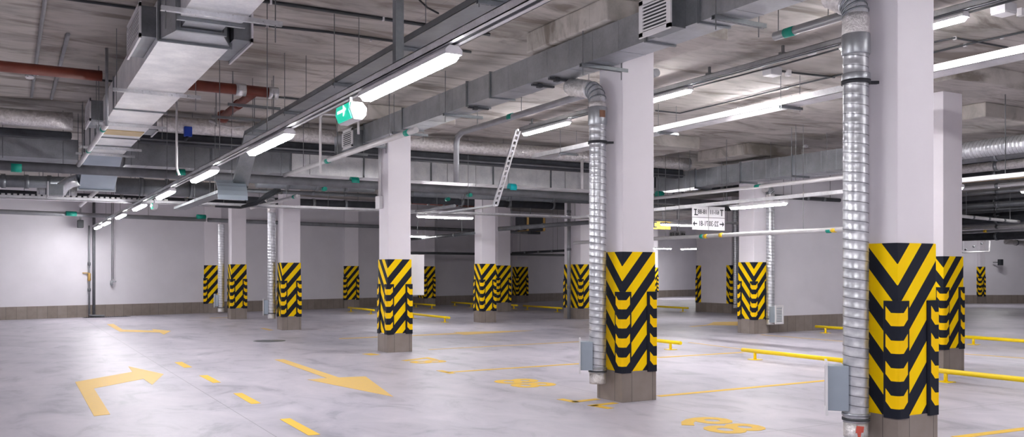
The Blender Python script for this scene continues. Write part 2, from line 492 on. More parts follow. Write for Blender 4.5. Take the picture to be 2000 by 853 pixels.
MB().lathe((0, 0, 3.25), [(0.107, 0), (0.111, 0.01), (0.111, 0.16), (0.107, 0.17)], 24).build('foil_wrap', M['galv'], sp)
MB().lathe((0, 0, 3.02 + .02), [(0.107, 0), (0.11, 0.01), (0.11, 0.05), (0.107, 0.06)], 24).build('foil_wrap', M['galv'], sp)
# red tape splash on the cap facing the lane
m = Matrix.Rotation(math.radians(-124), 4, 'Z')
MB().hexa([(0.093, -.03, .21), (0.104, -.03, .21), (0.104, .028, .215), (0.093, .028, .215), (0.093, -.022, .268), (0.104, -.022, .268), (0.104, .034, .262), (0.093, .034, .262)]).hexa(
    [(0.094, -.012, .175), (0.1035, -.012, .175), (0.1035, .006, .178), (0.094, .006, .178), (0.094, -.02, .215), (0.1035, -.02, .215), (0.1035, .012, .215), (0.094, .012, .215)]).xf(m).build('red_tape', M['red_tape'], sp)
sp = spiral_thing('spiral duct left of the second front-row pillar, with louvre box near the floor', 5.985, 8.55, 0.098, 0.20, 3.27,
             math.radians(146), (0.36, 0.69, 0.10, 0.2), strap=(3.0,), elb=(PI/2, 0.2, 0.45, math.radians(76)))
MB().lathe((0, 0, 3.2), [(0.107, 0), (0.111, 0.01), (0.111, 0.2), (0.107, 0.21)], 24).build('foil_wrap', M['galv'], sp)
m = Matrix.Rotation(math.radians(-95), 4, 'Z')
MB().box(0.104, 0.114, -.035, .035, 3.28, 3.36).xf(m).build('brown_label', M['rust'], sp)
spiral_thing('spiral duct left of the fourth front-row pillar', 5.97, 23.2, 0.10, 0.28, 3.05, math.radians(150), (0.40, 0.76, 0.07, 0.18), False, elb=(PI/2, 0.2, 0.2, PI/2))
spiral_thing('thin far spiral duct between the wall pillar and the fifth front-row pillar', 5.92, 29.2, 0.10, 0.22, 3.0, math.radians(150), (0.40, 0.76, 0.07, 0.18), False)
spiral_thing('spiral duct right of the middle wall pillar with a white louvre at its foot', 16.04, 15.68, 0.095, 0.22, 3.18, math.radians(-84), (0.28, 0.66, 0.16, 0.24), True, elb=(PI, 0.15, 0.05, PI/2))
spiral_thing('thin spiral duct at the corner of the long dark pier', 22.62, 23.77, 0.09, 0.2, 3.7, None, None, False)
root = thing('rain_pipe', 'straight grey rain pipe in front of the wide pier', 'pipe', (15.52, 23.75, 0))
MB().tube([(0, 0, 0.0), (0, 0, 4.1)], 0.06, 14).build('pipe', M['steel_pipe'], root)
for zz in (1.0, 2.2, 3.4):
    MB().lathe((0, 0, zz), [(.06, -.04), (.072, -.04), (.072, .04), (.06, .04)], 14).build('pipe_coupling', M['grey_pipe'], root)

# ------------------------------------------------------------------ lamps and cable channels
lamp_n = [0]
def lamp(label, c, along='Y', L=1.62, w=0.105, lit=True, drop=0.05):
    """tubular damp-proof lamp, underside at c.z"""
    root = thing('tube_lamp', label, 'lamp', c, 0 if along == 'Y' else PI/2, 'lit tube lamps of the garage')
    h = L/2
    MB().profile([(-w/2-.006, .042), (-w/2-.008, .07), (-w*0.3, .10), (w*0.3, .10), (w/2+.008, .07), (w/2+.006, .042)], -h, h).build('lamp_housing', M['white_metal'], root)
    prof = [(-w/2, .056), (-w/2, .03), (-w*0.3, .003), (w*0.3, .003), (w/2, .03), (w/2, .056)]
    mb = MB()
    ys = [(-h+.005, 0.6), (-h+.04, 1.0), (h-.04, 1.0), (h-.005, 0.6)]
    rings = [[mb.bm.verts.new((x*s_, yy, .056 - (.056 - z)*s_)) for (x, z) in prof] for yy, s_ in ys]
    for a, b in zip(rings, rings[1:]):
        for k in range(len(prof) - 1): mb.bm.faces.new((a[k], b[k], b[k+1], a[k+1]))
        mb.bm.faces.new((a[-1], b[-1], b[0], a[0]))
    mb.bm.faces.new(rings[0]); mb.bm.faces.new(rings[-1][::-1])
    mb.build('lamp_diffuser', M['lamp'], root)
    for yy in (-h*0.75, h*0.75):
        MB().box(-.012, .012, yy-.015, yy+.015, .098, .10 + drop).build('mounting_clip', M['galv'], root)
    return root

def channel(mb, x0, x1, y0, y1, z0, z1, axis='Y'):
    """strut channel opening downwards: web, two sides, two lips"""
    w, th, lip = x1 - x0, 0.006, (x1 - x0) * 0.34
    for b in ((x0, x1, z1-th, z1), (x0, x0+th, z0, z1), (x1-th, x1, z0, z1), (x0, x0+lip, z0, z0+th), (x1-lip, x1, z0, z0+th)):
        if axis == 'Y': mb.box(b[0], b[1], y0, y1, b[2], b[3])
        else: mb.box(y0, y1, b[0], b[1], b[2], b[3])
    return mb
def strut(mb, a, b, w=0.04, h=0.04, hole=0.06):
    """perforated strut drawn as two flanges and a slotted web"""
    a, b = Vector(a), Vector(b); d = (b - a); L = d.length; d.normalize()
    side = d.cross(Vector((0, 0, 1)))
    if side.length < 0.1: side = Vector((1, 0, 0))
    side.normalize()
    up = side.cross(d)
    for s_ in (-1, 1):
        mb.bar(a + side*s_*w*0.42, b + side*s_*w*0.42, w*0.16, h, up)
        mb.bar(a + side*s_*w*0.27 - up*h*0.44, b + side*s_*w*0.27 - up*h*0.44, w*0.3, h*0.12, up)
    k = int(L / hole)
    for i in range(k):
        c = a + d * (i + 0.5) * L / k
        mb.bar(c - d*hole*0.2 - up*h*0.42, c + d*hole*0.2 - up*h*0.42, w*0.7, h*0.12, up)
    mb.bar(a + up*h*0.44, b + up*h*0.44, w*0.7, h*0.1, up)
    return mb
def ladder(mb, a, b, w=0.1, h=0.03, hole=0.1):
    a, b = Vector(a), Vector(b); d = (b - a); L = d.length; d.normalize()
    side = d.cross(Vector((0, 0, 1))).normalized(); up = side.cross(d)
    for s_ in (-1, 1): mb.bar(a + side*s_*w*.4, b + side*s_*w*.4, w*.3, h, up)
    k = int(L / hole)
    for i in range(k + 1):
        c = a + d * i * L / k
        mb.bar(c - d*hole*.2, c + d*hole*.2, w*.6, h*.5, up)
    return mb
def hang(parent, x, y, z0, z1=ZC, r=0.005):
    MB().tube([(x, y, z0), (x, y, z1)], r, 6).build('hanger_rod', M['rod'], parent)

# lane lamp row
root = thing('lamp_channel', 'long pale strut channel carrying the lane lamps from the camera to the back wall', 'cable channel', (2.475, 0, 0))
channel(MB(), -.055, .055, -3.0, 31.9, 2.945, 3.0).build('channel_profile', M['alu'], root)
MB().box(-.016, .016, -3.0, 31.9, 2.952, 2.962).build('channel_slot', M['dark_slot'], root)  # dark strip in the channel opening, its shade put in as colour
strut(MB(), (0, 6.05, 3.0), (0, 6.05, ZC), 0.062, 0.062, 0.05).build('hanger_post', M['galv_dull'], root)
for yy in (2.3, 9.8, 12.3, 16.8, 20.6, 24.3, 28.0):
    hang(root, 0, yy, 3.0)
# nearest lane lamps; the far ones first name themselves by their rank
ranks = ['nearest and largest lit tube lamp of the lane row, exit sign under its far end', 'second lit tube lamp of the lane row from the camera',
         'third lit tube lamp of the lane row from the camera', 'fourth lit tube lamp of the lane row from the camera', 'fifth lit tube lamp of the lane row, small blue exit sign beside it',
         'sixth lit tube lamp of the lane row from the camera', 'seventh lit tube lamp of the lane row, last but one before the wall', 'farthest small tube lamp of the lane row in front of the wall pipes']
for lab, yy in zip(ranks, (5.93, 9.72, 13.4, 17.0, 20.6, 24.2, 28.0, 30.6)):
    lamp(lab, (2.475, yy, 2.84), drop=0.01)
lamp('tube lamp of the lane row above the camera, out of the frame', (2.475, 2.2, 2.84), drop=0.01)
lamp('tube lamp of the lane row behind the camera', (2.475, -1.4, 2.84), drop=0.01)

def exit_sign(label, x, y, z):
    r = thing('exit_sign', label, 'sign', (x, y, z))
    MB().profile([(-.055, .02), (-.03, -.055), (.03, -.055), (.055, -.02), (.06, .03), (.03, .07), (-.045, .07)], -.16, .16).build('sign_housing', M['white_metal'], r, 0.006)
    f = [(-.060, -.145, -.048+.07-.06), ]
    q = MB().hexa([(-.0585, -.145, .012), (-.052, -.145, .012), (-.052, .145, .012), (-.0585, .145, .012),
                   (-.054, -.145, .066), (-.047, -.145, .066), (-.047, .145, .066), (-.054, .145, .066)])
    q.hexa([(-.040, -.145, -.045), (-.030, -.145, -.045), (-.030, .145, -.045), (-.040, .145, -.045),
            (-.061, -.145, .013), (-.05, -.145, .013), (-.05, .145, .013), (-.061, .145, .013)])
    gp = q.build('green_panel', M['exit_green'], r)
    a = MB()
    a.box(-.0625, -.056, -.03, .10, -.002+.012, .020+.012)           # arrow shaft
    a.hexa([(-.0625, -.075, .018), (-.057, -.075, .018), (-.057, -.03, -.02), (-.0625, -.03, -.02), (-.0625, -.085, .026), (-.057, -.085, .026), (-.057, -.025, .062), (-.0625, -.025, .062)])
    a.build('white_arrow', M['exit_white'], gp)
    MB().box(-.01, .01, -.01, .01, .065, .13).build('bracket', M['galv'], r)
    return r
o = exit_sign('green emergency exit sign with a white arrow hanging under the nearest lane lamp', 2.44, 6.98, 2.775); o.scale = (1.25, 1.12, 1.12)
exit_sign('small far exit sign beside the fifth lane lamp', 2.60, 19.3, 2.81)

# cable tray above the lane lamps
root = thing('cable_tray', 'dark-sided cable tray running above the lane lamp row', 'cable tray', (3.28, 0, 0))
mb = MB()
def tray(mb, x0, x1, y0, y1, z0, h=0.06):
    mb.box(x0, x1, y0, y1, z0, z0+.004).box(x0, x0+.003, y0, y1, z0, z0+h).box(x1-.003, x1, y0, y1, z0, z0+h)
    mb.box(x0, x0+.012, y0, y1, z0+h-.003, z0+h).box(x1-.012, x1, y0, y1, z0+h-.003, z0+h)
    return mb
tray(mb, 0, .25, -1.0, 14.4, 3.665)
# bend downwards and low run
mb.hexa([(0, 14.4, 3.665), (.25, 14.4, 3.665), (.25, 15.25, 2.93), (0, 15.25, 2.93), (0, 14.4, 3.73), (.25, 14.4, 3.73), (.25, 15.31, 2.98), (0, 15.31, 2.98)])
tray(mb, 0, .25, 15.25, 21.3, 2.90)
mb.build('tray_body', M['galv_dull'], root)
cc = MB()
arc = [(15.38 - .34*math.sin(k*PI/14), 3.02 - .34*(1 - math.cos(k*PI/14))) for k in range(8)]
for (ya, za), (yb, zb) in zip(arc, arc[1:]):
    cc.hexa([(-.28, ya, za), (.2, ya, za), (.2, yb, zb), (-.28, yb, zb), (-.28, ya+.012, za+.004), (.2, ya+.012, za+.004), (.2, yb+.006, zb+.012), (-.28, yb+.006, zb+.012)])
cc.build('curved_cover', M['blue_gray_paint'], root)
cb = MB()
for k in range(3): cb.tube([(.06+.06*k, -1, 3.69), (.06+.06*k, 14.4, 3.69), (.06+.06*k, 15.25, 2.97), (.06+.06*k, 21.3, 2.93)], 0.012, 6)
cb.build('cables', M['cable'], root)
for yy in (2.6, 4.9, 6.3, 8.0, 9.9, 12.0, 13.8):
    strut(MB(), (-.03, yy, 3.645), (.33, yy, 3.645), 0.04, 0.036, 0.045).build('hanger_bracket', M['galv_dull'], root)
    hang(root, -.015, yy, 3.6); hang(root, .28, yy, 3.6)
for yy in (16.6, 18.6):
    hang(root, -.02, yy, 2.9); hang(root, .27, yy, 2.9)

# cross tray with lamps under it
root = thing('cable_tray', 'long pale cross tray running over the lane from the left edge to the second pillar', 'cable tray', (0, 21.4, 0))
mb = MB()
mb.box(-3.5, 24.0, -.13, .13, 3.02, 3.03).box(-3.5, 24.0, -.13, -.122, 3.02, 3.09).box(-3.5, 24.0, .122, .13, 3.02, 3.09)
mb.build('tray_body', M['alu'], root)
cb = MB()
for k in range(4): cb.tube([(-3.5, -.08+.05*k, 3.05), (24, -.08+.05*k, 3.05)], 0.014, 6)
mb2 = MB()
for i in range(60): mb2.box(-3.4+i*0.11, -3.335+i*0.11, -.11, .11, 3.09, 3.125)
cb.build('cables', M['cable'], root); mb2.build('corrugated_hose', M['white_pipe'], root)
for xx in (-1.5, 0.6, 1.2, 4.4, 6.9, 8.5, 11.2, 14.0, 17.0, 20.0):
    hang(root, xx, 0, 3.03, ZC, 0.006)
lamp('lit tube lamp under the cross tray, right of the third front-row pillar', (10.1, 21.42, 2.90), 'X', drop=0.018)
lamp('lit tube lamp with a yellow sign at its end, right behind the second pillar', (18.15, 21.42, 2.90), 'X', drop=0.018)

# ceiling lamp row between the pillar rows
root = thing('lamp_channel', 'grey channel along the ceiling carrying the lamps right of the pillar row', 'cable channel', (8.82, 0, 0))
channel(MB(), -.055, .055, -3.0, 15.2, 4.26, 4.33).build('channel_profile', M['galv'], root)
for yy in (2, 4.5, 8.4, 9.8, 12.8, 14.8):
    MB().box(-.05, .05, yy-.03, yy+.03, 4.33, 4.36).box(-.015, .015, yy-.015, yy+.015, 4.33, ZC).build('ceiling_bracket', M['rod'], root)
MB().tube([(.075, 15.1, 4.27), (.08, 12, 4.26), (.09, 8.5, 4.23), (.08, 5, 4.26), (.08, 1, 4.26)], 0.012, 6).build('cable', M['cable'], root)
lamp('lit ceiling lamp left of the second pillar beside the slanted perforated strut', (8.85, 14.35, 4.16), drop=0.0)
lamp('lit ceiling lamp just right of the second front-row pillar', (8.85, 11.05, 4.16), drop=0.0)
lamp('lit ceiling lamp at top right beside the nearest pillar', (8.85, 6.67, 4.16), drop=0.0)
lamp('ceiling lamp of the right row above the camera, out of the frame', (8.85, 2.4, 4.16), drop=0.0)
lamp('dim strip lamp half hidden under the bright hanging tray right of the second pillar', (11.2, 11.1, 4.24), drop=0.05)

# sloping perforated tray off the ceiling lamp row
root = thing('perforated_strut', 'slanted perforated strut hanging down from the ceiling lamp with a level arm', 'strut', (8.8, 15.3, 4.3))
ladder(MB(), (0, 0, 0), (0, .95, -1.43), 0.11, 0.035, 0.11).build('slanted_strut', M['galv_bright'], root)
ladder(MB(), (0, .95, -1.43), (0, 3.6, -1.44), 0.11, 0.035, 0.11).build('level_arm', M['galv_bright'], root)
MB().tube([(0, 2.2, -1.42), (0, 2.2, .15)], 0.006, 6).build('hanger_rod', M['rod'], root)

# bright hanging tray right
root = thing('cable_tray', 'bright galvanised hanging tray running right from the second pillar under the ceiling', 'cable tray', (10.0, 0, 0))
MB().box(0, .34, 1.0, 16.8, 3.97, 3.976).box(0, .004, 1.0, 16.8, 3.97, 4.065).box(.336, .34, 1.0, 16.8, 3.97, 4.065).build('tray_body', M['alu'], root)
for yy in (5.2, 7.6, 9.55, 12.4, 15.6):
    strut(MB(), (-.03, yy, 3.945), (.42, yy, 3.945), 0.05, 0.04, 0.05).build('hanger_bracket', M['galv_dull'], root)
    hang(root, -.02, yy, 3.9); hang(root, .38, yy, 3.9)

# lower tray with lamp in front of the middle wall
root = thing('cable_tray', 'slim white tray with a lamp and a direction sign, in front of the middle wall', 'cable tray', (14.0, 0, 0))
MB().box(-.06, .06, 3.0, 21.2, 3.00, 3.07).build('tray_body', M['alu'], root)
for yy in (8.6, 10.6, 13.1, 15.0, 17.4):
    hang(root, 0, yy, 3.05, ZC, 0.008)
lamp('lit tube lamp under the slim white tray before the middle wall', (14.0, 14.05, 2.87), drop=0.03)
lamp('tube lamp under the slim white tray, hidden behind the nearest pillar', (14.0, 10.15, 2.87), drop=0.03)

# far lamps and added lamps behind the camera
lamp('small lit lamp seen just right of the third pillar above its white box', (11.7, 28.0, 2.66), 'X')
lamp('tiny far lamp right of the second pillar before the far wall', (33.0, 38.2, 2.72), 'Y')
lamp('tiny far lamp half hidden by the second pillar', (30.9, 38.3, 2.72), 'X')
lamp('added unseen ceiling lamp of the right row behind the camera', (8.85, -1.4, 4.16), drop=0.0)  # row carried on out of view, added to brighten the pillar faces
lamp('added unseen tube lamp over the bays behind the camera, middle one', (7.4, -4.0, 3.4))  # unseen lamps over these bays are added to brighten the near pillar faces
lamp('added unseen tube lamp over the bays behind the camera, far right one', (12.5, 0.5, 3.6))
lamp('added unseen tube lamp over the bays behind the camera, left one', (6.2, -4.5, 3.4))
lamp('added unseen tube lamp over the bays behind the camera, right one', (9.5, -2.0, 3.4))
for k, (xx, yy) in enumerate(((21.5, 12.0), (27.5, 14.0), (37.6, 23.6), (28.0, 6.0))):
    lamp(('ceiling lamp over the bays on the right, out of view behind the nearest pillar', 'ceiling lamp over the far right bays', 'ceiling lamp before the right wall pillar', 'ceiling lamp over the right bays beyond the frame edge')[k], (xx, yy, 3.4), 'Y')

# ------------------------------------------------------------------ ducts
def flange(mb, x0, x1, y, z0, z1, w=0.03, t=0.02):
    mb.box(x0-w, x1+w, y-t, y+t, z1, z1+w).box(x0-w, x1+w, y-t, y+t, z0-w, z0)
    mb.box(x0-w, x0, y-t, y+t, z0, z1).box(x1, x1+w, y-t, y+t, z0, z1)
    return mb
def grille_side(parent, x_face, sx, y0, y1, z0, z1, depth):
    """grille on a neck standing off the side of a duct that runs along Y"""
    x1 = x_face + sx*depth
    a, b = sorted((x_face, x1))
    neck = MB().box(a, b, y0+.02, y1-.02, z0+.02, z1-.02).build('grille_neck', M['galv_dull'], parent)
    f = 0.04; th = 0.02
    c, d = sorted((x1, x1 + sx*th))
    g = MB().box(c, d, y0-.02, y1+.02, z1-f, z1+.01).box(c, d, y0-.02, y1+.02, z0-.01, z0+f).box(c, d, y0-.02, y0+f, z0, z1).box(c, d, y1-f, y1+.02, z0, z1)
    n = int((z1 - z0 - 2*f) / 0.032)
    for i in range(n):
        zz = z0 + f + (i+.5)*(z1-z0-2*f)/n
        g.hexa([(c+.001, y0+f, zz-.009), (d-.001, y0+f, zz-.009+sx*-.004), (d-.001, y1-f, zz-.009+sx*-.004), (c+.001, y1-f, zz-.009),
                (c+.001, y0+f, zz+.006), (d-.001, y0+f, zz+.006), (d-.001, y1-f, zz+.006), (c+.001, y1-f, zz+.006)])
    MB().box(min(c, d)-.002 if sx > 0 else d-.004, max(c, d)-.016 if sx > 0 else d+.002, y0+f, y1-f, z0+f, z1-f).build('grille_gap', M['dark_slot'], neck)  # dark sheet behind the slats, shade of the opening put in as colour
    g.build('grille', M['white_metal'], neck)

# left duct
root = thing('air_duct', 'wide galvanised air duct hanging over the lane at upper left with side grilles', 'duct', (0, 0, 0))
ZL0, ZL1 = 3.736, 4.15
MB().box(1.325, 1.853, 0.5, 8.25, ZL0+.005, ZL1).build('duct_section', M['panel_bright'], root)
MB().box(1.42, 1.78, 8.25, 8.85, ZL0+.05, ZL1-.03).build('duct_section', M['galv'], root)
MB().hexa([(1.40, 8.8, ZL0+.03), (1.80, 8.8, ZL0+.03), (1.94, 9.15, ZL0), (1.28, 9.15, ZL0), (1.40, 8.8, ZL1-.02), (1.80, 8.8, ZL1-.02), (1.94, 9.15, ZL1), (1.28, 9.15, ZL1)]).build('duct_section', M['galv'], root)
MB().box(1.28, 1.94, 9.15, 13.3, ZL0, ZL1).build('duct_section', M['panel_bright'], root)
MB().box(1.28, 1.94, 13.35, 16.2, ZL0, ZL1).build('duct_section', M['panel_bright'], root)
MB().box(1.28, 1.94, 16.25, 18.6, ZL0, ZL1).build('duct_section', M['panel_bright'], root)
MB().hexa([(1.28, 18.6, ZL0), (1.94, 18.6, ZL0), (1.94, 20.2, 3.18), (1.28, 20.2, 3.18), (1.28, 18.6, ZL1), (1.94, 18.6, ZL1), (1.94, 20.2, 3.6), (1.28, 20.2, 3.6)]).build('dropping_section', M['blue_gray_paint'], root)
for yy in (8.25,):
    flange(MB(), 1.325, 1.853, yy, ZL0, ZL1).build('flange', M['galv_dull'], root)
flange(MB(), 1.40, 1.80, 8.78, ZL0+.04, ZL1-.02).build('flange', M['galv_dull'], root)
for yy in (9.15, 13.32, 16.22, 17.3, 18.6):
    flange(MB(), 1.28, 1.94, yy, ZL0, ZL1, 0.02, 0.012).build('flange', M['galv_dull'], root)
flange(MB(), 1.28, 1.94, 20.2, 3.18, 3.6, 0.03, 0.02).build('flange', M['galv'], root)
MB().box(1.30, 1.92, 15.35, 15.85, ZL0-.012, ZL0).build('tan_access_panel', plain('tan_sheet', (0.60, 0.45, 0.22), 0.5), root)
for yy in (7.95, 11.8, 14.6, 17.5, 18.5):
    strut(MB(), (1.12, yy, ZL0-.03), (2.14, yy, ZL0-.03), 0.045, 0.04, 0.08).build('hanger_bracket', M['galv_bright'], root)
    hang(root, 1.16, yy, ZL0-.2); hang(root, 2.08, yy, ZL0-.2)
for yy in (1.5, 3.4, 5.2, 7.0):
    MB().box(1.322, 1.325, yy-.01, yy+.01, ZL0, ZL1).build('seam', M['galv_dull'], root)
grille_side(root, 1.28, -1, 9.35, 10.35, 3.78, 4.12, 0.14)
grille_side(root, 1.94, 1, 8.95, 9.95, 3.76, 4.10, 0.16)
grille_side(root, 1.28, -1, 14.9, 15.8, 3.78, 4.12, 0.17)
grille_side(root, 1.94, 1, 15.3, 16.0, 3.76, 4.08, 0.16)
MB().tube([(1.26, 20.0, 3.35), (1.1, 20.05, 3.3), (0.98, 20.1, 3.2), (0.92, 20.1, 3.08)], 0.12, 16).build('round_elbow', M['galv_bright'], root)
MB().box(0.72, 0.98, 19.9, 20.3, 3.02, 3.24).build('outlet_box', M['galv_dull'], root)
MB().box(0.70, 0.72, 19.84, 20.36, 2.98, 3.28).build('outlet_plate', M['white_metal'], root)

# duct along the pillar row
root = thing('air_duct', 'grey rectangular air duct running along the left side of the pillar row', 'duct', (0, 0, 0))
QX0, QX1, QZ0, QZ1 = 5.64, 6.0, 3.837, 4.16
cuts = [1.0, 4.6, 6.4, 7.2, 10.55, 11.25, 13.6, 15.4, 17.1]
for a, b in zip(cuts, cuts[1:]):
    mb = MB().box(QX0, QX1, a+.004, b-.004, QZ0, QZ1)
    k = max(1, int((b-a)/0.45))
    for i in range(1, k): mb.box(QX0-.003, QX1+.003, a+i*(b-a)/k-.006, a+i*(b-a)/k+.006, QZ0-.003, QZ1+.003)
    mb.build('duct_section', M['galv'], root)
for yy in cuts[1:-1]:
    flange(MB(), QX0, QX1, yy, QZ0, QZ1, 0.018, 0.014).build('flange', M['galv_dull'], root)
for yy in (6.15, 8.3, 11.9, 13.9, 15.6, 16.8):
    strut(MB(), (QX0-.06, yy, QZ0-.028), (QX1+.22, yy, QZ0-.028), 0.05, 0.04, 0.06).build('hanger_bracket', M['galv_dull'], root)
    hang(root, QX0-.03, yy, QZ0-.14, ZD if abs(yy-8.66) < .86 or abs(yy-15.75) < .86 else ZC, 0.006); hang(root, QX1+.14, yy, QZ0-.14, ZD, 0.006)
for yy in (9.1, 9.5, 11.25):
    MB().box(QX0+.02, QX1-.02, yy-.02, yy+.02, QZ0-.035, QZ0-.01).box(QX0+.1, QX0+.16, yy-.03, yy+.03, QZ0-.05, QZ0-.005).build('damper_frame', M['dark_slot'], root)
grille_side(root, QX0, -1, 6.58, 7.02, 3.80, 4.15, 0.2)
grille_side(root, QX0, -1, 15.45, 15.98, 3.76, 4.09, 0.2)

# rectangular cross duct at the back
for lab, x0, x1, zt in (('grey rectangular cross duct behind the upper left air duct, left part', -3.8, 1.2, 4.02), ('ribbed bright rectangular cross duct passing behind the third pillar', 2.02, 15.15, 4.2)):
    root = thing('cross_duct', lab, 'duct', (0, 19.0, 0))
    n = max(2, int((x1-x0)/1.5))
    zb = 3.64 if x0 < 0 else 3.60
    for i in range(n):
        a, b = x0 + i*(x1-x0)/n, x0 + (i+1)*(x1-x0)/n
        mb = MB().box(a+.003, b-.003, 0, .85, zb, zt)
        if x0 > 0:
            for q in range(1, 4): mb.box(a+q*(b-a)/4-.006, a+q*(b-a)/4+.006, -.006, .856, zb-.006, zt+.006)
        mb.build('duct_section', M['panel_bright'] if x0 > 0 and 4.5 < a else M['galv'], root)  # lamp reflection put into the colour: lighter sheet on this stretch
    for i in range(1, n):
        xx = x0 + i*(x1-x0)/n
        MB().box(xx-.015, xx+.015, -.03, 0, 3.61, zt+.03).box(xx-.015, xx+.015, -.03, .88, 3.60, 3.64).build('flange', M['galv_dull'], root)
        hang(root, xx+.4, -.05, 3.6, ZC, 0.006)
root = thing('cross_duct', 'ribbed duct running right from the cross duct over the middle wall pillar', 'duct', (15.2, 0, 0))
for i in range(4):
    a = 12.6 + i*1.6
    mb = MB().box(0, .5, a+.005, a+1.595, 3.64, 4.08)
    for q in range(1, 4): mb.box(-.006, .506, a+q*.4-.008, a+q*.4+.008, 3.634, 4.086)
    mb.build('duct_section', M['galv'], root)
    MB().box(-.03, 0, a-.015, a+.015, 3.61, 4.11).box(-.03, .53, a-.015, a+.015, 3.60, 3.64).build('flange', M['galv_dull'], root)
    hang(root, -.05, a + .6, 3.6)

# foil wrapped round duct and black insulated duct over the cross duct
for lab, x0, x1 in (('foil-wrapped round duct under the ceiling left of the upper left air duct', -3.8, 1.0), ('foil-wrapped round duct under the ceiling right of the upper left air duct', 2.1, 14.9)):
    root = thing('foil_duct', lab, 'duct', (0, 17.35, 4.12 if x0 < 0 else 4.2))
    k = int((x1 - x0) / 0.35)
    MB().tube([(x0 + i*(x1-x0)/k, 0, 0) for i in range(k+1)], [0.15 + random.uniform(-.008, .008) for i in range(k+1)], 18).build('foil_wrapping', M['foil'], root)
    for i in range(int((x1-x0)/2.2)):
        xx = x0 + 0.9 + i*2.2
        hang(root, xx, 0, -.1, ZC - 4.2)
root = thing('insulated_duct', 'black insulated duct under the foil duct left of the upper left air duct', 'duct', (0, 17.5, 0))
MB().box(-3.8, 1.0, 0, .3, 3.83, 3.96).build('black_wrapping', M['dark_duct'], root, 0.03)
root = thing('insulated_duct', 'black insulated duct above the bright ribbed cross duct', 'duct', (0, 17.5, 0))
MB().box(2.1, 14.9, 0, .3, 3.87, 4.07).build('black_wrapping', M['dark_duct'], root, 0.03)
MB().tube([(2.1, -.03, 3.92), (14.9, -.03, 3.92)], 0.018, 8).build('conduit', M['grey_pipe'], root)

# big grey insulated pipe with green bands
def banded_pipe(label, pts, r, bands=(), m='grey_pipe', bm_='green', n=14, hooks=(), blen=0.14, name='banded_pipe', cat='pipe'):
    root = thing(name, label, cat, pts[0])
    o = Vector(pts[0])
    q = [Vector(p) - o for p in pts]
    pipe = MB().tube(q, r, n).build('pipe', M[m], root)
    for b in bands:
        p, mm = b if isinstance(b, tuple) and isinstance(b[1], str) else (b, bm_)
        p = Vector(p) - o
        best = min(range(len(q)-1), key=lambda i: abs((p - q[i]).length + (p - q[i+1]).length - (q[i+1]-q[i]).length))
        d = (q[best+1] - q[best]).normalized()
        MB().tube([p - d*blen/2, p + d*blen/2], r*1.04 + .002, n).build('colour_band', M[mm], pipe)
    if not hooks:
        i = max(range(len(q)-1), key=lambda i: (q[i+1]-q[i]).length)
        if abs((q[i+1]-q[i]).normalized().z) < .5: hooks = [tuple(q[i].lerp(q[i+1], k) + o) for k in (.2, .8)]
    for h in hooks:
        p = Vector(h) - o
        MB().tube([p + Vector((0, 0, r*0.9)), p + Vector((0, 0, ZC - h[2]))], 0.006, 6).build('hanger_rod', M['rod'], root)
    return root
banded_pipe('thick grey insulated pipe with green bands crossing under the cross duct', [(-3.8, 18.3, 3.40), (17.0, 18.3, 3.34)], 0.088,
            [at(32, 326, Y=18.3), at(352, 339, Y=18.3), at(692, 354, Y=18.3), (at(1000, 366, Y=18.3), 'cyan'), at(1288, 380, Y=18.3)],
            hooks=[(0.9, 18.3, 3.4), (4.9, 18.3, 3.4), (9.4, 18.3, 3.38), (13.2, 18.3, 3.36)], blen=0.17)
banded_pipe('grey pipe running along the lower left edge of the upper left air duct', [(1.15, 12.95, 3.48), (1.15, 13.05, 3.45), (1.15, 18.2, 3.45)], 0.036,
            [(1.15, 13.4, 3.45), (1.15, 15.9, 3.45)], 'white_pipe')
banded_pipe('thin grey downpipe beside the grille of the upper left air duct', [(1.15, 12.9, ZC), (1.15, 12.9, 3.42)], 0.02, [], 'steel_pipe')
banded_pipe('pale pipe slanting under the pillar row duct to a capped end by the third pillar', [(4.93, 18.12, 3.46), (4.93, 11.4, 3.46)], 0.042,
            [at(796, 259, X=4.93), at(640, 314, X=4.93)], 'white_pipe', hooks=[(4.93, 12.4, 3.46), (4.93, 14.8, 3.46), (4.93, 16.8, 3.46)])
banded_pipe('shiny pipe under the ceiling left of the second pillar, bending down at its far end', [(7.54, 9.4, 4.15), (7.54, 15.25, 4.15), (7.54, 15.45, 4.08), (7.54, 15.5, 3.95), (7.54, 15.5, 3.22)], 0.055,
            [at(998, 228, X=7.54)], 'steel_pipe', hooks=[(7.54, 13.0, 4.15), (7.54, 11.0, 4.15)])
banded_pipe('capped dark pipe with a teal band below the ceiling right of the second pillar', [(7.54, 7.3, 4.15), (7.54, 1.0, 4.15)], 0.05,
            [(7.54, 7.08, 4.15)], 'steel_pipe', hooks=[(7.54, 7.25, 4.15), (7.54, 6.55, 4.15), (7.54, 4.4, 4.15)])
banded_pipe('thin pale pipe with a green joint crossing in front of the middle wall', [(13.8, 20.0, 3.30), (13.8, 10.0, 3.28)], 0.04,
            [at(1480, 364, X=13.8)], 'white_pipe', hooks=[(13.8, 16.0, 3.28), (13.8, 12.8, 3.28)])
banded_pipe('low pale water pipe with green and yellow bands before the middle wall', [(13.9, 21.0, 2.31), (13.9, 11.4, 2.31), (13.9, 9.6, 2.31)], 0.045,
            [(at(1371, 461.5, X=13.9), 'green'), (at(1379, 461, X=13.9), 'yellow_band'), (at(1409, 459, X=13.9), 'yellow_band'), (at(1619, 450, X=13.9), 'green'), (at(1629, 449, X=13.9), 'yellow_band')],
            'white_pipe', hooks=[(13.9, 17.0, 2.31), (13.9, 16.5, 2.31), (13.9, 12.7, 2.31)], blen=0.10)
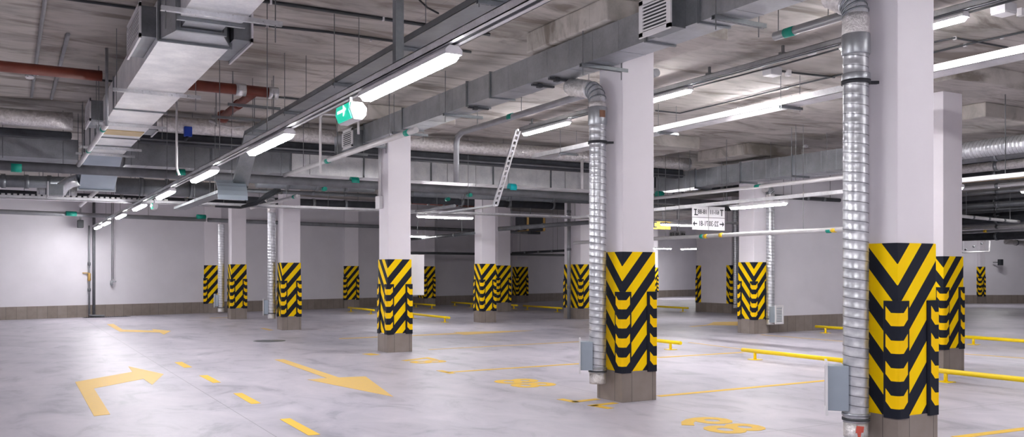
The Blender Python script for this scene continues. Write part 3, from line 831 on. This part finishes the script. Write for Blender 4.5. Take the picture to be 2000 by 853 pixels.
banded_pipe('grey pipe with green bands along the top of the back wall over the lane', [(-3.5, 30.2, 3.30), (6.0, 32.2, 3.30)], 0.07,
            [at(139, 417, Y=31.2), at(393, 423, Y=32.1)], 'steel_pipe', blen=0.3)
banded_pipe('dark pipe above the spiral ducts along the back wall', [(6.1, 32.3, 3.30), (21.0, 35.5, 3.30)], 0.07, [], 'grey_pipe')
banded_pipe('thin dark pipe crossing behind the white box at mid height of the far wall', [(13.2, 33.0, 2.25), (24.5, 36.0, 2.28)], 0.05, [], 'cable')
banded_pipe('slanting pale pipe with green bands behind the third pillar, right of it', [(9.2, 24.0, 3.05), (9.2, 19.0, 3.05)], 0.04,
            [at(874, 389, X=9.2), at(917, 381, X=9.2)], 'steel_pipe')
banded_pipe('slanting pale pipe with green bands left of the third pillar', [(5.5, 23.4, 3.14), (5.5, 19.2, 3.14)], 0.04,
            [at(575, 384, X=5.5), at(633, 369, X=5.5)], 'white_pipe')
banded_pipe('short slanting pipe under the thick grey pipe, over the far lane', [(1.75, 27.0, 3.3), (1.75, 20.6, 3.3)], 0.045, [], 'white_pipe')
banded_pipe('grey vertical conduit dropping by the right side of the upper left air duct', [(at(345, 280, Y=13.2).x, 13.2, ZC), (at(345, 280, Y=13.2).x, 13.2, 2.95), (at(345, 280, Y=13.2).x + .04, 13.25, 2.86)], 0.016, [], 'white_pipe')
banded_pipe('bent pale conduit over the far end of the lane lamp channel, left leg', [(4.7, 15.0, 3.2), (4.7, 15.0, 4.15), (4.7, 14.9, 4.2), (5.3, 14.9, 4.2), (5.35, 14.9, 4.1), (5.35, 14.9, 3.9)], 0.022, [], 'white_pipe')
banded_pipe('dark dropped conduit behind the slanted perforated strut', [(11.6, 17.2, 4.1), (11.6, 17.2, 3.4)], 0.035, [], 'white_pipe')

root = thing('cable_bundle', 'dark cable bundle sloping down to the cross tray before the fourth pillar', 'cable', at(548, 364, Y=20.6)); o_ = root.location.copy()
mb = MB()
for k in range(4):
    q = [at(548, 364+k*3, Y=20.6), at(520, 378+k*3, Y=20.8), at(500, 394+k*2, Y=21.0), at(470, 403+k, Y=21.3), at(420, 403, Y=21.35)]
    mb.tube([p - o_ for p in q], 0.02, 7)
mb.build('cables', M['cable'], root)
# red sprinkler main
root = thing('red_pipe', 'rust-red sprinkler main under the ceiling at far left', 'pipe', (-3.8, 12.98, 4.09))
MB().tube([(0, 0, 0), (4.9, 0, 0)], 0.07, 18).build('pipe', M['red_pipe'], root)
root = thing('red_pipe', 'rust-red sprinkler pipe with silver clamps and a branch right of the upper left air duct', 'pipe', (2.05, 12.98, 4.09))
MB().tube([(0, 0, 0), (1.28, 0, 0)], 0.075, 18).build('pipe', M['red_pipe'], root)
MB().tube([(1.05, 0.02, -.02), (1.05, .3, -.02), (1.05, 1.1, -.02), (1.05, 2.1, -.04)], 0.06, 16).build('branch_pipe', M['red_pipe'], root)
MB().tube([(1.05, 1.0, -.02), (1.05, 1.18, -.02)], 0.075, 16).build('pipe_coupling', M['red_pipe'], root)
for xx in (0.78, 1.24):
    MB().tube([(xx, 0, 0), (xx+.14, 0, 0)], 0.088, 18).box(xx+.02, xx+.12, -.12, -.06, -.03, .04).build('pipe_clamp', M['galv_bright'], root)
MB().lathe((1.05, 2.14, -.04), [(.05, -.1), (.09, -.05), (.09, .06), (.04, .1)], 14).build('valve_head', M['red_pipe'], root)
MB().tube([(.8, 2.0, -.15), (.95, 1.9, -.23), (1.15, 1.9, -.25), (1.35, 2.0, -.2)], 0.018, 8).build('hose_loop', M['white_pipe'], root)
for (xx, yy) in ((.85, 1.7), (1.45, 1.7), (.85, .5), (1.45, .5)):
    hang(root, xx, yy, -.28, ZC - 4.09, 0.007)
for yy in (.5, 1.7):
    MB().box(.78, 1.55, yy-.02, yy+.02, -.15, -.11).build('hanger_bracket', M['galv_dull'], root)

# ------------------------------------------------------------------ conduits, boxes, detectors on the ceiling
def cable(label, pts, r=0.014, clips=(), m='cable'):
    root = thing('ceiling_cable', label, 'cable', pts[0]); o = Vector(pts[0])
    MB().tube([Vector(p) - o for p in pts], r, 8).build('cable', M[m], root)
    for c in clips:
        c = Vector(c) - o
        MB().box(c.x-.012, c.x+.012, c.y-.02, c.y+.02, c.z-.022, c.z+.02).build('clip', M['white_metal'], root)
    return root
zc_ = ZC - 0.02
cable('dark cable crossing the ceiling, the one nearer the camera, over the lane', [(-3.6, 9.75, zc_), (5.2, 9.75, zc_)], 0.02, [(x_, 9.75, zc_) for x_ in (1.2, 2.5, 3.8)])
cable('dark cable crossing the ceiling, the farther one over the lane', [(-3.6, 10.7, zc_), (2.6, 10.72, zc_), (3.4, 10.62, zc_), (5.4, 10.65, zc_)], 0.016, [(x_, 10.7, zc_) for x_ in (1.8, 2.7, 4.0)])
cable('thin dark cable on the ceiling beyond the red sprinkler main', [(-3.6, 15.0, zc_), (5.2, 15.0, zc_)], 0.016, [(x_, 15.0, zc_) for x_ in (-.4, .4)])
cable('grey conduit at far left running under the ceiling past the smoke detector', [(.36, 3.0, zc_), (.36, 17.0, zc_)], 0.022, [], 'steel_pipe')
cable('second grey conduit at far left, right of the one with the smoke detector', [(.66, 12.3, zc_), (.66, 17.0, zc_)], 0.026, [], 'steel_pipe')
cable('cable zigzagging on the ceiling over the bright hanging tray', [at(1280, 216, Z=zc_), at(1328, 221, Z=zc_), at(1460, 190, Z=zc_), at(1560, 165, Z=zc_), at(1650, 144, Z=zc_), at(1900, 84, Z=zc_), at(2010, 60, Z=zc_)], 0.013, [at(1538, 171, Z=zc_), at(1885, 88, Z=zc_), at(1957, 73, Z=zc_)])
cable('cable from the junction box running right to the zigzag cable', [at(1520, 138, Z=zc_), at(1560, 143, Z=zc_), at(1630, 151, Z=zc_)], 0.016)
cable('cable crossing on the ceiling at upper right beside the nearest pillar', [at(1825, 82, Z=zc_), at(1865, 74, Z=zc_), at(1910, 82, Z=zc_), at(1968, 93, Z=zc_)], 0.012, [at(1865, 74.5, Z=zc_)])
cable('hanging cable over the dark-sided lane tray at the top edge', [at(815, -4, Z=ZC), at(835, 15, Z=4.3), at(856, 26, Z=4.1)], 0.01)
def detector(label, p):
    root = thing('smoke_detector', label, 'smoke detector', p, 0, 'round white smoke detectors')
    MB().lathe((0, 0, 0), [(.055, 0), (.065, -.012), (.065, -.03), (.05, -.05), (.03, -.055)], 20).build('detector_head', M['white_metal'], root)
    MB().lathe((0, 0, 0), [(.05, .0), (.052, .012), (.05, .02)], 16).build('base', M['grey_plastic'], root)
    MB().box(-.035, .015, -.062, -.05, -.032, -.022).build('slot', M['dark_slot'], root)
for lab, px, py in (('white smoke detector on the ceiling left of the large spiral duct', 1585, 100), ('small smoke detector on the far ceiling over the middle wall', 1573, 284),
                    ('smoke detector on the ceiling right of the half hidden pillar', 1890, 234), ('smoke detector on the ceiling conduit at far left', 58, 147)):
    detector(lab, at(px, py, Z=ZC - .022))
def jbox(label, p, s=0.11):
    root = thing('junction_box', label, 'junction box', p + Vector((0, 0, .004)))
    MB().box(-s, s, -s*.8, s*.8, -.11, .0).build('box_body', M['grey_plastic'], root, 0.01)
    MB().box(-s*.95, s*.95, -s*.75, s*.75, -.125, -.11).build('lid', M['white_metal'], root, 0.006)
    MB().box(s, s+.06, -.02, .02, -.08, -.04).build('cable_gland', M['cable'], root)
    MB().box(s+.18, s+.25, -.03, .03, -.09, 0).build('sensor_block', M['white_metal'], root)
jbox('grey junction box on the ceiling right of the second pillar', at(1508, 132, Z=ZC))
jbox('grey junction box on the ceiling at the upper right edge', at(1960, 8, Z=ZC))

# spiral duct and service clutter at far right
root = thing('spiral_duct', 'big round spiral duct under the ceiling at the right edge', 'duct', (16.3, 0, 3.86))
o = spiral((0, 0), 3.0, 15.4, 0.165, 0.078, 20, 4, 0.004).build('duct_pipe', M['spiral'], root)
o.rotation_euler = (-PI/2, 0, 0)
for yy in (7.0, 9.5, 12.5): hang(root, 0, yy, 0.15, ZC - 3.86)
def run(label, pts, r, m, name='service_pipe', n=10):
    root = thing(name, label, 'pipe', pts[0]); o = Vector(pts[0])
    MB().tube([Vector(p) - o for p in pts], r, n).build('pipe', M[m], root)
    a, b = Vector(pts[0]) - o, Vector(pts[-1]) - o
    for k in (0.15, 0.85):
        q = a.lerp(b, k); MB().tube([q + Vector((0, 0, r*.9)), Vector((q.x, q.y, ZC - o.z))], 0.008, 6).build('hanger_rod', M['rod'], root)
    for k in (0.25, 0.5, 0.75):
        q = a.lerp(b, k); d = (b - a).normalized()
        MB().tube([q - d*.04, q + d*.04], r*1.15, n).build('pipe_coupling', M['galv_dull'], root)
    return root
def Al(py, zh):
    """pipe running away from the camera, zh above eye level, passing the half hidden pillar at photo height py"""
    X = CY * 1847 / (HOR - py) * zh
    a, b = at(1855, py, X=X), at(2050, HOR - (HOR - py) * 2037 / 1842, X=X)
    return [Vector((X, a.y + 1.0, EYE + zh)), Vector((X, b.y - 1.0, EYE + zh))]
run('dark pipe right under the big spiral duct at the right edge', Al(312, 2.5), 0.13, 'grey_pipe')
run('dark foil pipe below the spiral duct at the right edge', Al(333, 2.45), 0.11, 'foil')
run('black pipe behind the pale tray at the right edge', Al(347, 2.4), 0.14, 'dark_duct')
run('slim tan pipe above the pale tray at the right edge', Al(357, 2.25), 0.035, 'brass')
run('grey pipe below the pale tray at the right edge', Al(381, 2.3), 0.05, 'galv')
run('black duct at mid height of the services at the right edge', Al(399, 2.3), 0.2, 'dark_duct')
run('grey horizontal duct across the services at the right edge', Al(414, 1.95), 0.10, 'galv_dull')
run('pale slanting cable tray in the services at the right edge', [at(1868, 421, Y=15.6), at(1990, 433, Y=15.6)], 0.05, 'white_pipe')
run('dark foil pipe low in the services at the right edge', Al(428, 2.0), 0.17, 'dark_duct')
run('grey foil-wrapped pipe low in the services at the right edge', Al(439, 1.75), 0.09, 'steel_pipe')
run('pale pipe above the yellow-banded pipe at the right edge', Al(447, 1.5), 0.06, 'white_pipe')
banded_pipe('small grey pipe with a yellow band at the right edge', (SB := Al(454, 1.36)), 0.045, [(Vector((SB[0].x, at(1925, 451, X=SB[0].x).y, SB[0].z)), 'yellow_band')], 'steel_pipe', blen=0.12)
run('black pipe lowest in the services over the far right bays', Al(464, 1.2), 0.13, 'dark_duct')
run('foil pipe at the lower right end of the services', [at(1965, 472, Y=22), at(2040, 478, Y=22)], 0.11, 'foil')
run('thin white conduit on the far right wall', [at(1870, 493, Y=24.5), at(1932, 491, Y=24.5), at(1933, 470, Y=24.5)], 0.035, 'white_pipe')
run('dark ventilation duct behind the big spiral duct at the right edge', Al(322, 2.62), 0.16, 'dark_duct')
run('grey pipe behind the pale slanting tray at the right edge', Al(390, 2.4), 0.09, 'grey_pipe')
run('dull pipe between the dark ducts at the right edge', Al(405, 1.9), 0.08, 'galv_dull')
run('second black pipe under the slanting tray at the right edge', Al(433, 1.62), 0.12, 'dark_duct')
run('pale wide cable tray under the spiral duct at the right edge', Al(370, 2.05), 0.055, 'white_pipe')
root = thing('loudspeaker', 'small dark loudspeaker beside the far right striped corner pillar', 'speaker', at(1954, 512, Y=24.9))
MB().box(-.10, .10, -.08, .08, -.14, .14).build('speaker_body', M['black'], root, 0.01)
MB().box(-.02, .02, .05, .35, -.02, .02).build('wall_bracket', M['grey_pipe'], root)

# clutter of services behind the cross tray over the lane (left and middle)
run('dull rectangular-looking pipe behind the thick grey pipe at far left', [at(-40, 352, Y=21), at(140, 357, Y=21)], 0.13, 'galv_dull')
run('white-bottomed pipe under the thick grey pipe at left', [at(72, 371, Y=21.8), at(150, 374, Y=21.8)], 0.10, 'galv_bright')
run('long black pipe high at the back of the lane', [at(-40, 376, Y=24.5), at(480, 399, Y=24.5)], 0.10, 'dark_duct')
run('galvanised duct run behind the lane at the back', [at(225, 362, Y=23), at(420, 372, Y=23)], 0.20, 'galv_dull')
run('dark red pipe glimpsed behind the lane lamp row', [at(235, 373, Y=24.2), at(420, 382, Y=24.2)], 0.05, 'red_pipe')
run('dark grey pipe behind the fourth pillar heads', [at(480, 372, Y=21.9), at(735, 382, Y=21.9)], 0.05, 'galv_dull')
run('galvanised rectangular duct bottom behind the third pillar', [at(500, 356, Y=20.6), at(730, 366, Y=20.6)], 0.13, 'galv_dull')
run('black pipe bundle behind the fourth pillar', [at(480, 392, Y=26), at(735, 402, Y=26)], 0.13, 'dark_duct')
run('black pipe bundle between third pillar and second pillar', [at(805, 388, Y=25), at(1160, 404, Y=25)], 0.14, 'dark_duct')
run('grey duct run above the second-row pillar', [at(805, 376, Y=21), at(1160, 391, Y=21)], 0.11, 'galv_dull')
run('dark red pipe glimpsed right of the third pillar', [at(805, 395, Y=26.5), at(925, 401, Y=26.5)], 0.06, 'red_pipe')
run('slanting dark pipe right of the mid-picture pillar', [at(800, 467, Y=30), at(925, 455, Y=22.6)], 0.05, 'cable')
run('dark slanting pipe passing the hanging heater', [at(973, 447, Y=24.2), at(1150, 434, Y=22.4)], 0.07, 'grey_pipe')
run('black level pipe between the backlit pillar and the wide pier', [at(1000, 494, Y=33), at(1105, 489, Y=31)], 0.05, 'cable')
run('black services pipe right of the second pillar', [at(1275, 352, Y=22), at(1440, 362, Y=22)], 0.24, 'dark_duct')
run('pale duct bottom glimpsed right of the second pillar', [at(1275, 375, Y=20.4), at(1350, 379, Y=20.4)], 0.05, 'white_pipe')
run('dark level pipe over the direction sign', [at(1275, 404, Y=24), at(1440, 408, Y=24)], 0.09, 'grey_pipe')
run('slanting grey pipe crossing over the direction sign', [at(1282, 412, Y=20), at(1440, 392, Y=16.5)], 0.04, 'steel_pipe')
run('black pipe right of the middle wall pillar along the wall', [at(1510, 383, Y=15.9), at(1640, 391, Y=15.9)], 0.05, 'cable')
root = thing('unit_heater', 'black hanging fan heater seen between the backlit pillar and the wide pier', 'heater', at(1036, 437, Y=27))
MB().box(-.45, .45, -.3, .3, -.25, .25).build('heater_casing', M['black'], root, 0.03)
for xx in (-.28, .38): MB().box(xx-.05, xx+.03, -.32, .32, -.26, .26).build('metal_strap', M['brass'], root)
MB().tube([(0, 0, .25), (0, 0, 1.2)], 0.02, 6).build('hanger_rod', M['rod'], root)
MB().box(-.05, .35, -.1, .1, -.36, -.27).build('louvre_flap', M['dark_slot'], root)
root = thing('camera_box', 'small dark camera on the back wall left of the wall pipes', 'camera', at(157, 437, Y=31.9))
MB().tube([(0, 0, .5), (0, 0, .1)], 0.03, 8).build('bracket', M['grey_plastic'], root)
MB().box(-.09, .09, -.14, .12, -.13, .12).build('camera_body', M['cable'], root, 0.02)
root = thing('blue_valve_box', 'small blue box clipped on the foil duct right of the upper left air duct', 'box', at(367, 256, Y=17.16))
MB().box(-.07, .07, -.05, .05, -.1, .08).build('box_body', M['blue_box'], root, 0.01)
MB().tube([(0, 0, -.1), (-.05, 0, -.17)], 0.03, 8).build('cable_end', M['black'], root)

# riser pipes and water tap on the back wall
wy = 31.81 + 0.2814*2.5
root = thing('wall_riser', 'pair of grey riser pipes with a brass valve on the back wall', 'pipe', (2.5, wy - .12, 0))
MB().tube([(0, 0, .06), (0, 0, 4.3)], 0.045, 12).build('thick_pipe', M['grey_pipe'], root)
MB().tube([(-.14, 0, .06), (-.14, 0, 2.9), (-.14, .05, 3.0)], 0.03, 12).build('thin_pipe', M['steel_pipe'], root)
MB().tube([(-.14, 0, .08), (-.10, -.18, .05), (.3, -.25, .04)], 0.04, 10).build('foot_bend', M['grey_pipe'], root)
for zz in (.9, 1.75): MB().lathe((-.14, 0, zz), [(.03, -.06), (.05, -.04), (.05, .04), (.03, .06)], 12).build('pipe_coupling', M['grey_pipe'], root)
MB().lathe((-.14, 0, 1.32), [(.03, -.14), (.055, -.1), (.045, 0), (.055, .1), (.03, .14)], 12).box(-.34, -.14, -.02, .02, 1.44, 1.47).build('valve', M['brass'], root)
root = thing('drain_grate', 'dark floor drain grate at the foot of the wall riser pipes', 'drain', (2.75, wy - .35, 0))
mb = MB().box(-.6, .85, -.14, .14, 0.0, .006)
for k in range(20): mb.box(-.57+k*.07, -.54+k*.07, -.12, .12, .006, .012)
mb.build('grate', M['cable'], root); root.rotation_euler.z = 0.274
root = thing('water_tap', 'thin pipe with a small tap on the back wall right of the riser pipes', 'tap', (3.05, wy + .04, 0))
MB().tube([(0, 0, 4.3), (0, 0, 1.2)], 0.012, 8).tube([(.05, 0, 4.3), (.05, 0, 1.25)], 0.012, 8).build('supply_pipe', M['steel_pipe'], root)
MB().lathe((0, 0, 1.12), [(.02, -.09), (.05, -.05), (.045, .05), (.02, .1)], 10).tube([(0, 0, 1.17), (.14, -.05, 1.17)], 0.02, 8).build('tap_body', M['galv'], root)

# white box and conduit on the third pillar
root = thing('cabinet', 'blank white box hanging at the right side of the third front-row pillar', 'box', (6.62, 15.62, 1.05))
MB().box(0, .30, 0, .16, 0, .77).build('box_body', M['white_metal'], root, 0.008)
MB().box(.01, .29, -.008, 0, .01, .76).build('door', M['white_metal'], root, 0.003)
root = thing('switch_box', 'small white switch box with conduit on the left face of the third front-row pillar', 'box', (6.125, 15.86, 2.68))
MB().box(-.06, .012, -.11, .11, 0, .24).build('box_body', M['white_metal'], root, 0.01)
MB().tube([(-.02, -.05, .24), (-.02, -.05, 1.15)], 0.018, 8).tube([(-.02, .02, .24), (-.02, .02, 1.15)], 0.012, 8).build('conduit', M['white_metal'], root)

# ------------------------------------------------------------------ hanging signs (the photograph is mirrored, so is the lettering)
def text_mesh(body, size, depth=0.002, bold=0.0):
    cu = bpy.data.curves.new('lettering', 'FONT'); cu.body = body; cu.size = size; cu.extrude = depth; cu.offset = bold
    cu.align_x = 'CENTER'; cu.align_y = 'CENTER'; cu.resolution_u = 3
    o = bpy.data.objects.new('lettering_source', cu); COL.objects.link(o)
    dg = bpy.context.evaluated_depsgraph_get()
    me = bpy.data.meshes.new_from_object(o.evaluated_get(dg))
    bpy.data.objects.remove(o, do_unlink=True); bpy.data.curves.remove(cu)
    return me
def lettering(body, size, loc, parent, m, mirror=True, flat=False, name='lettering', rot=None, sx=1.0):
    me = text_mesh(body, size)
    mt = Matrix.Diagonal((-sx if mirror else sx, 1, 1, 1))
    if not flat: mt = Matrix.Rotation(PI/2, 4, 'X') @ mt
    if rot is not None: mt = rot @ mt
    me.transform(mt)
    if mirror: me.flip_normals()
    me.materials.clear(); me.materials.append(m)
    o = bpy.data.objects.new(name, me); COL.objects.link(o); o.parent = parent; o.location = loc
    return o
root = thing('direction_sign', 'white hanging sign with arrows and bay numbers under the slim tray', 'sign', (14.06, 15.65, 2.745))
root_ = root; root = MB().box(-.49, .49, 0, .012, -.29, .25).build('sign_board', M['white_metal'], root)
MB().box(-.49, .49, -.002, 0, -.012, -.002).box(-.008, .002, -.002, 0, -.29, .25).build('dividing_line', M['black'], root)
lettering('61-11', .15, (.17, -.004, .12), root, M['black'], sx=.8)
lettering('18-88', .15, (-.19, -.004, .12), root, M['black'], sx=.8)
lettering('22-30', .17, (.15, -.004, -.15), root, M['black'], sx=.75)
lettering('71-81', .17, (-.16, -.004, -.15), root, M['black'], sx=.75)
def arrow_xz(mb, cx, cz, w, s_, t=.004):
    mb.box(cx-w*.5, cx+w*.4, -t, 0, cz-.014, cz+.014)
    x = cx + s_*w*.5
    mb.hexa([(x, -t, cz-.004), (x-s_*w*.35, -t, cz-.06), (x-s_*w*.35, 0, cz-.06), (x, 0, cz-.004), (x, -t, cz+.004), (x-s_*w*.35, -t, cz+.06), (x-s_*w*.35, 0, cz+.06), (x, 0, cz+.004)])
for cx_, sg in ((.40, 1), (-.40, -1)):
    a = MB(); arrow_xz(a, cx_, -.15, .13, sg); a.build('arrow', M['black'], root)
MB().box(-.41, -.385, -.004, 0, .04, .18).box(-.43, -.32, -.004, 0, .04, .065).box(-.44, -.36, -.004, 0, .16, .185).build('arrow', M['black'], root)
MB().box(.385, .41, -.004, 0, .04, .18).box(.35, .45, -.004, 0, .165, .19).build('arrow', M['black'], root)
root = root_
for xx in (-.05, .05): MB().box(xx-.008, xx+.008, 0, .01, .24, .27).build('hanger', M['galv'], root)
root = thing('number_sign', 'small white number plates on the far services right of the second pillar', 'sign', at(1323, 458, Y=28))
for k, s_ in enumerate(('E8', '80', '68')):
    pl = MB().box(-.42+k*.29, -.15+k*.29, 0, .02, -.14, .14).build('number_plate', M['white_metal'], root)
    lettering(s_, .2, (-.285+k*.29, -.004, 0), pl, M['black'])
MB().tube([(0, .01, .14), (0, .01, 1.2)], .012, 6).build('hanger', M['rod'], root)
root = thing('warning_sign', 'yellow sign with a black edge mark right behind the second pillar', 'sign', at(1295, 437, Y=22.2))
MB().box(-.42, .30, 0, .03, -.17, .12).build('sign_board', M['yellow_band'], root)
MB().box(-.40, -.34, -.004, 0, -.13, .10).box(-.40, -.25, -.004, 0, -.13, -.09).box(-.40, -.25, -.004, 0, .02, .06).build('black_mark', M['black'], root)
MB().tube([(0, .015, .1), (0, .015, .8)], .012, 6).build('hanger', M['rod'], root)

# ------------------------------------------------------------------ yellow wheel stops
def wheel_stop(label, x, y0, y1, z=0.145, r=0.035):
    root = thing('wheel_stop', label, 'wheel stop', (x, y0, 0), 0, 'yellow tube wheel stops')
    L = y1 - y0
    MB().tube([(0, 0, z), (0, L, z)], r, 14).build('tube', M['yellow_tube'], root)
    for yy in (0.3, L - 0.3):
        MB().tube([(0, yy, 0.004), (0, yy, z)], r*0.75, 10).build('post', M['yellow_tube'], root)
        MB().box(-.09, .09, yy-.09, yy+.09, 0, .009).build('foot_plate', M['yellow_tube'], root)
    return root
wheel_stop('yellow tube wheel stop behind and left of the nearest pillar', 11.1, 9.05, 11.5)
wheel_stop('yellow tube wheel stop right of the nearest pillar, running out of the frame', 11.1, 5.3, 7.95)
wheel_stop('yellow tube wheel stop just right behind the second front-row pillar', 11.12, 13.15, 15.5)
wheel_stop('yellow wheel stop at the foot of the middle wall left of the large spiral duct', 17.4, 13.0, 15.5)
wheel_stop('far yellow wheel stop right of the half hidden pillar', 17.3, 8.6, 11.6)
wheel_stop('yellow wheel stop on the floor just right of the third front-row pillar', 11.3, 23.7, 26.7)
wheel_stop('yellow wheel stop left of the third front-row pillar by the back wall', 11.2, 29.6, 32.3)
wheel_stop('small far yellow wheel stop below the hanging white box', 15.0, 32.8, 35.0)
wheel_stop('far yellow wheel stop left of the mid-picture pillar', 17.1, 33.4, 35.6)
wheel_stop('short visible wheel stop right of the backlit pillar foot', 17.8, 31.0, 33.2)
wheel_stop('brownish yellow wheel stop left of the wide pier', 17.85, 27.8, 30.6)
wheel_stop('far wheel stop left of the long dark pier', 22.0, 25.6, 28.6)

# ------------------------------------------------------------------ floor paint
def paint_poly(name, label, cat, polys, m='road', group=None, world=False):
    mb = MB(); pts0 = None
    for poly in polys:
        w = [Vector((*q, 0)) for q in poly] if world else [at(px, py, Z=0) for px, py in poly]
        if pts0 is None: pts0 = w[0].copy()
        mb.prism([(p.x - pts0.x, p.y - pts0.y) for p in w], 0.0006, 0.003)
    o = mb.build(name, M[m]); o.location = (pts0.x, pts0.y, 0)
    return tag(o, label, cat, group)
paint_poly('painted_arrow', 'big turning arrow painted on the floor at lower left', 'floor arrow',
           [[(146.8, 745.8), (258.4, 726), (250.5, 715.2), (319.7, 730.4), (297.3, 751.2), (280, 739.7), (183.5, 758.4), (215.2, 808.9), (183.5, 812.5)]])
paint_poly('painted_arrow', 'long straight arrow painted on the floor pointing to lower right', 'floor arrow',
           [[(535.7, 701.9), (554.4, 701.5), (661.8, 737.0), (714, 735), (768, 774.6), (600.5, 741.2), (638, 738.2)]])
paint_poly('painted_arrow', 'bent arrow painted on the floor near the back wall', 'floor arrow',
           [[(208.8, 633.1), (221.7, 632.4), (240, 643.6), (300, 645.3), (296, 642.4), (334, 646.1), (320, 653.2), (312, 649.0), (234, 647.6)]])
paint_poly('painted_arrow', 'flat far arrow painted on the floor right of the third pillar', 'floor arrow',
           [[(662, 660.5), (893, 650.2), (886, 648.5), (1042, 645.2), (908, 653.8), (895, 652.2), (663, 661.8)]])
paint_poly('painted_arrow', 'flat far arrow painted on the floor left of the middle wall pillar', 'floor arrow',
           [[(1345, 637), (1380, 634.2), (1394, 628.8), (1446, 627.8), (1446, 635.6), (1390, 634.8), (1352, 638)]])
dl = ('farthest of the four lane dashes', 'lane dash second from the far end', 'lane dash third from the far end, left of the long arrow tail', 'nearest of the four lane dashes at the bottom edge')
for lab, q in zip(dl, ([(341, 707.5), (355.5, 706.6), (375.5, 717), (360, 718)], [(389, 733.3), (405.4, 732.5), (431.3, 746.6), (416, 747.6)],
                      [(455.8, 768.2), (472.7, 767.4), (509.8, 787.2), (490.7, 788.7)], [(546.5, 818.6), (566.3, 816.8), (625.7, 848.5), (602.3, 850.3)])):
    paint_poly('lane_dash', lab + ', yellow paint', 'lane marking', [q], 'road2', 'dashes of the lane centre line')
def bay(label, a, b, w=0.10, extra=None, m='road2'):
    p, q = at(*a, Z=0), at(*b, Z=0)
    d = (q - p).normalized(); n = Vector((-d.y, d.x, 0)) * w / 2
    polys = [[((p+n).x, (p+n).y), ((p-n).x, (p-n).y), ((q-n).x, (q-n).y), ((q+n).x, (q+n).y)]]
    for c, e in (extra or ()):
        p, q = at(*c, Z=0), at(*e, Z=0); d = (q - p).normalized(); n = Vector((-d.y, d.x, 0)) * w / 2
        polys.append([((p+n).x, (p+n).y), ((p-n).x, (p-n).y), ((q-n).x, (q-n).y), ((q+n).x, (q+n).y)])
    return paint_poly('bay_line', label, 'parking line', polys, m, 'painted bay lines', True)
bay('yellow bay line on the floor between the second and the nearest pillar', (1286, 773.5), (1640, 740.5))
bay('yellow bay line with an angled end left of the second pillar', (871, 727), (1150, 708.8), extra=[((858, 723.2), (884, 729.2))])
bay('faint bay line right of the third pillar foot', (838, 682.5), (1150, 666), 0.09, m='road')
bay('pale bay line right of the second pillar behind its wheel stop', (1285, 698), (1450, 688))
bay('yellow bay line at the lower right corner', (1866, 854), (2010, 836))
bay('long thin bay line running toward the large spiral duct', (1346, 668.5), (1452, 682), 0.07, m='road')
bay('thin bay line before the middle wall foot', (1487, 653.5), (1660, 667.5), 0.08, m='road')
bay('thin bay line right of the half hidden pillar', (1884, 691), (2010, 700), 0.08)
bay('angled yellow corner mark at the foot of the second pillar, left one', (1094, 779), (1127, 785.4), extra=[((1120, 784.6), (1168, 779))])
bay('angled yellow corner mark at the foot of the second pillar, nearer one', (1152, 792.4), (1203, 786.6), extra=[((1158, 791.4), (1193, 797.6))])
bay('short yellow mark at the left foot of the third pillar', (716, 690.5), (734, 693.0), 0.2)
bay('faint yellow mark on the dark floor before the fourth pillar', (512, 640.6), (530, 644.8), 0.12, m='road')
bay('faint yellow line on the dark floor left of the fourth pillar', (410, 621), (448, 620), 0.16, m='road')
def bay_number(label, body, px, py, size=0.84):
    root = at(px, py, Z=0)
    me = text_mesh(body, size, 0.0012, 0.02)
    # the photograph is mirrored: reading direction runs along +Y, tops point to +X
    me.transform(Matrix(((0, 1, 0, 0), (-1.0, 0, 0, 0), (0, 0, 1, 0), (0, 0, 0, 1))) @ Matrix.Diagonal((-1.08, 1.0, 1, 1)))
    me.flip_normals()
    me.materials.clear(); me.materials.append(M['road2'])
    o = bpy.data.objects.new('bay_number', me); COL.objects.link(o); o.location = (root.x, root.y, 0.0018)
    return tag(o, label, 'bay number', 'painted bay numbers')
bay_number('mirrored bay number painted on the floor between the second and the nearest pillar', '89', 1398, 830)
bay_number('mirrored bay number painted on the floor left of the second pillar', '88', 1021, 748)
bay_number('faint mirrored bay number painted on the floor right of the third pillar', '87', 822, 704)
root = thing('manhole_cover', 'round dark drain cover in the lane before the fourth pillar', 'drain cover', at(526, 665.5, Z=0))
MB().lathe((0, 0, 0), [(.34, 0), (.34, .004), (.30, .006), (.05, .006)], 28).build('cover_plate', M['galv_dull'], root)

# ------------------------------------------------------------------ camera and light
cam = bpy.data.cameras.new('camera'); co = bpy.data.objects.new('camera', cam); COL.objects.link(co)
co.location = (0, 0, EYE); co.rotation_euler = (PI/2, 0, -YAW)
cam.sensor_width = 36; cam.lens = FPX / 2000 * 36; cam.shift_y = (HOR - 426.5) / 2000
cam.clip_end = 200
scene.camera = co
w = bpy.data.worlds.new('world'); scene.world = w; w.use_nodes = True
w.node_tree.nodes['Background'].inputs[0].default_value = (0.75, 0.8, 1.0, 1)
w.node_tree.nodes['Background'].inputs[1].default_value = 0.02
vs = scene.view_settings
vs.view_transform = 'Standard'; vs.look = 'None'; vs.exposure = 2.88; vs.gamma = 1.0; vs.use_curve_mapping = False
scene.cycles.max_bounces = 8
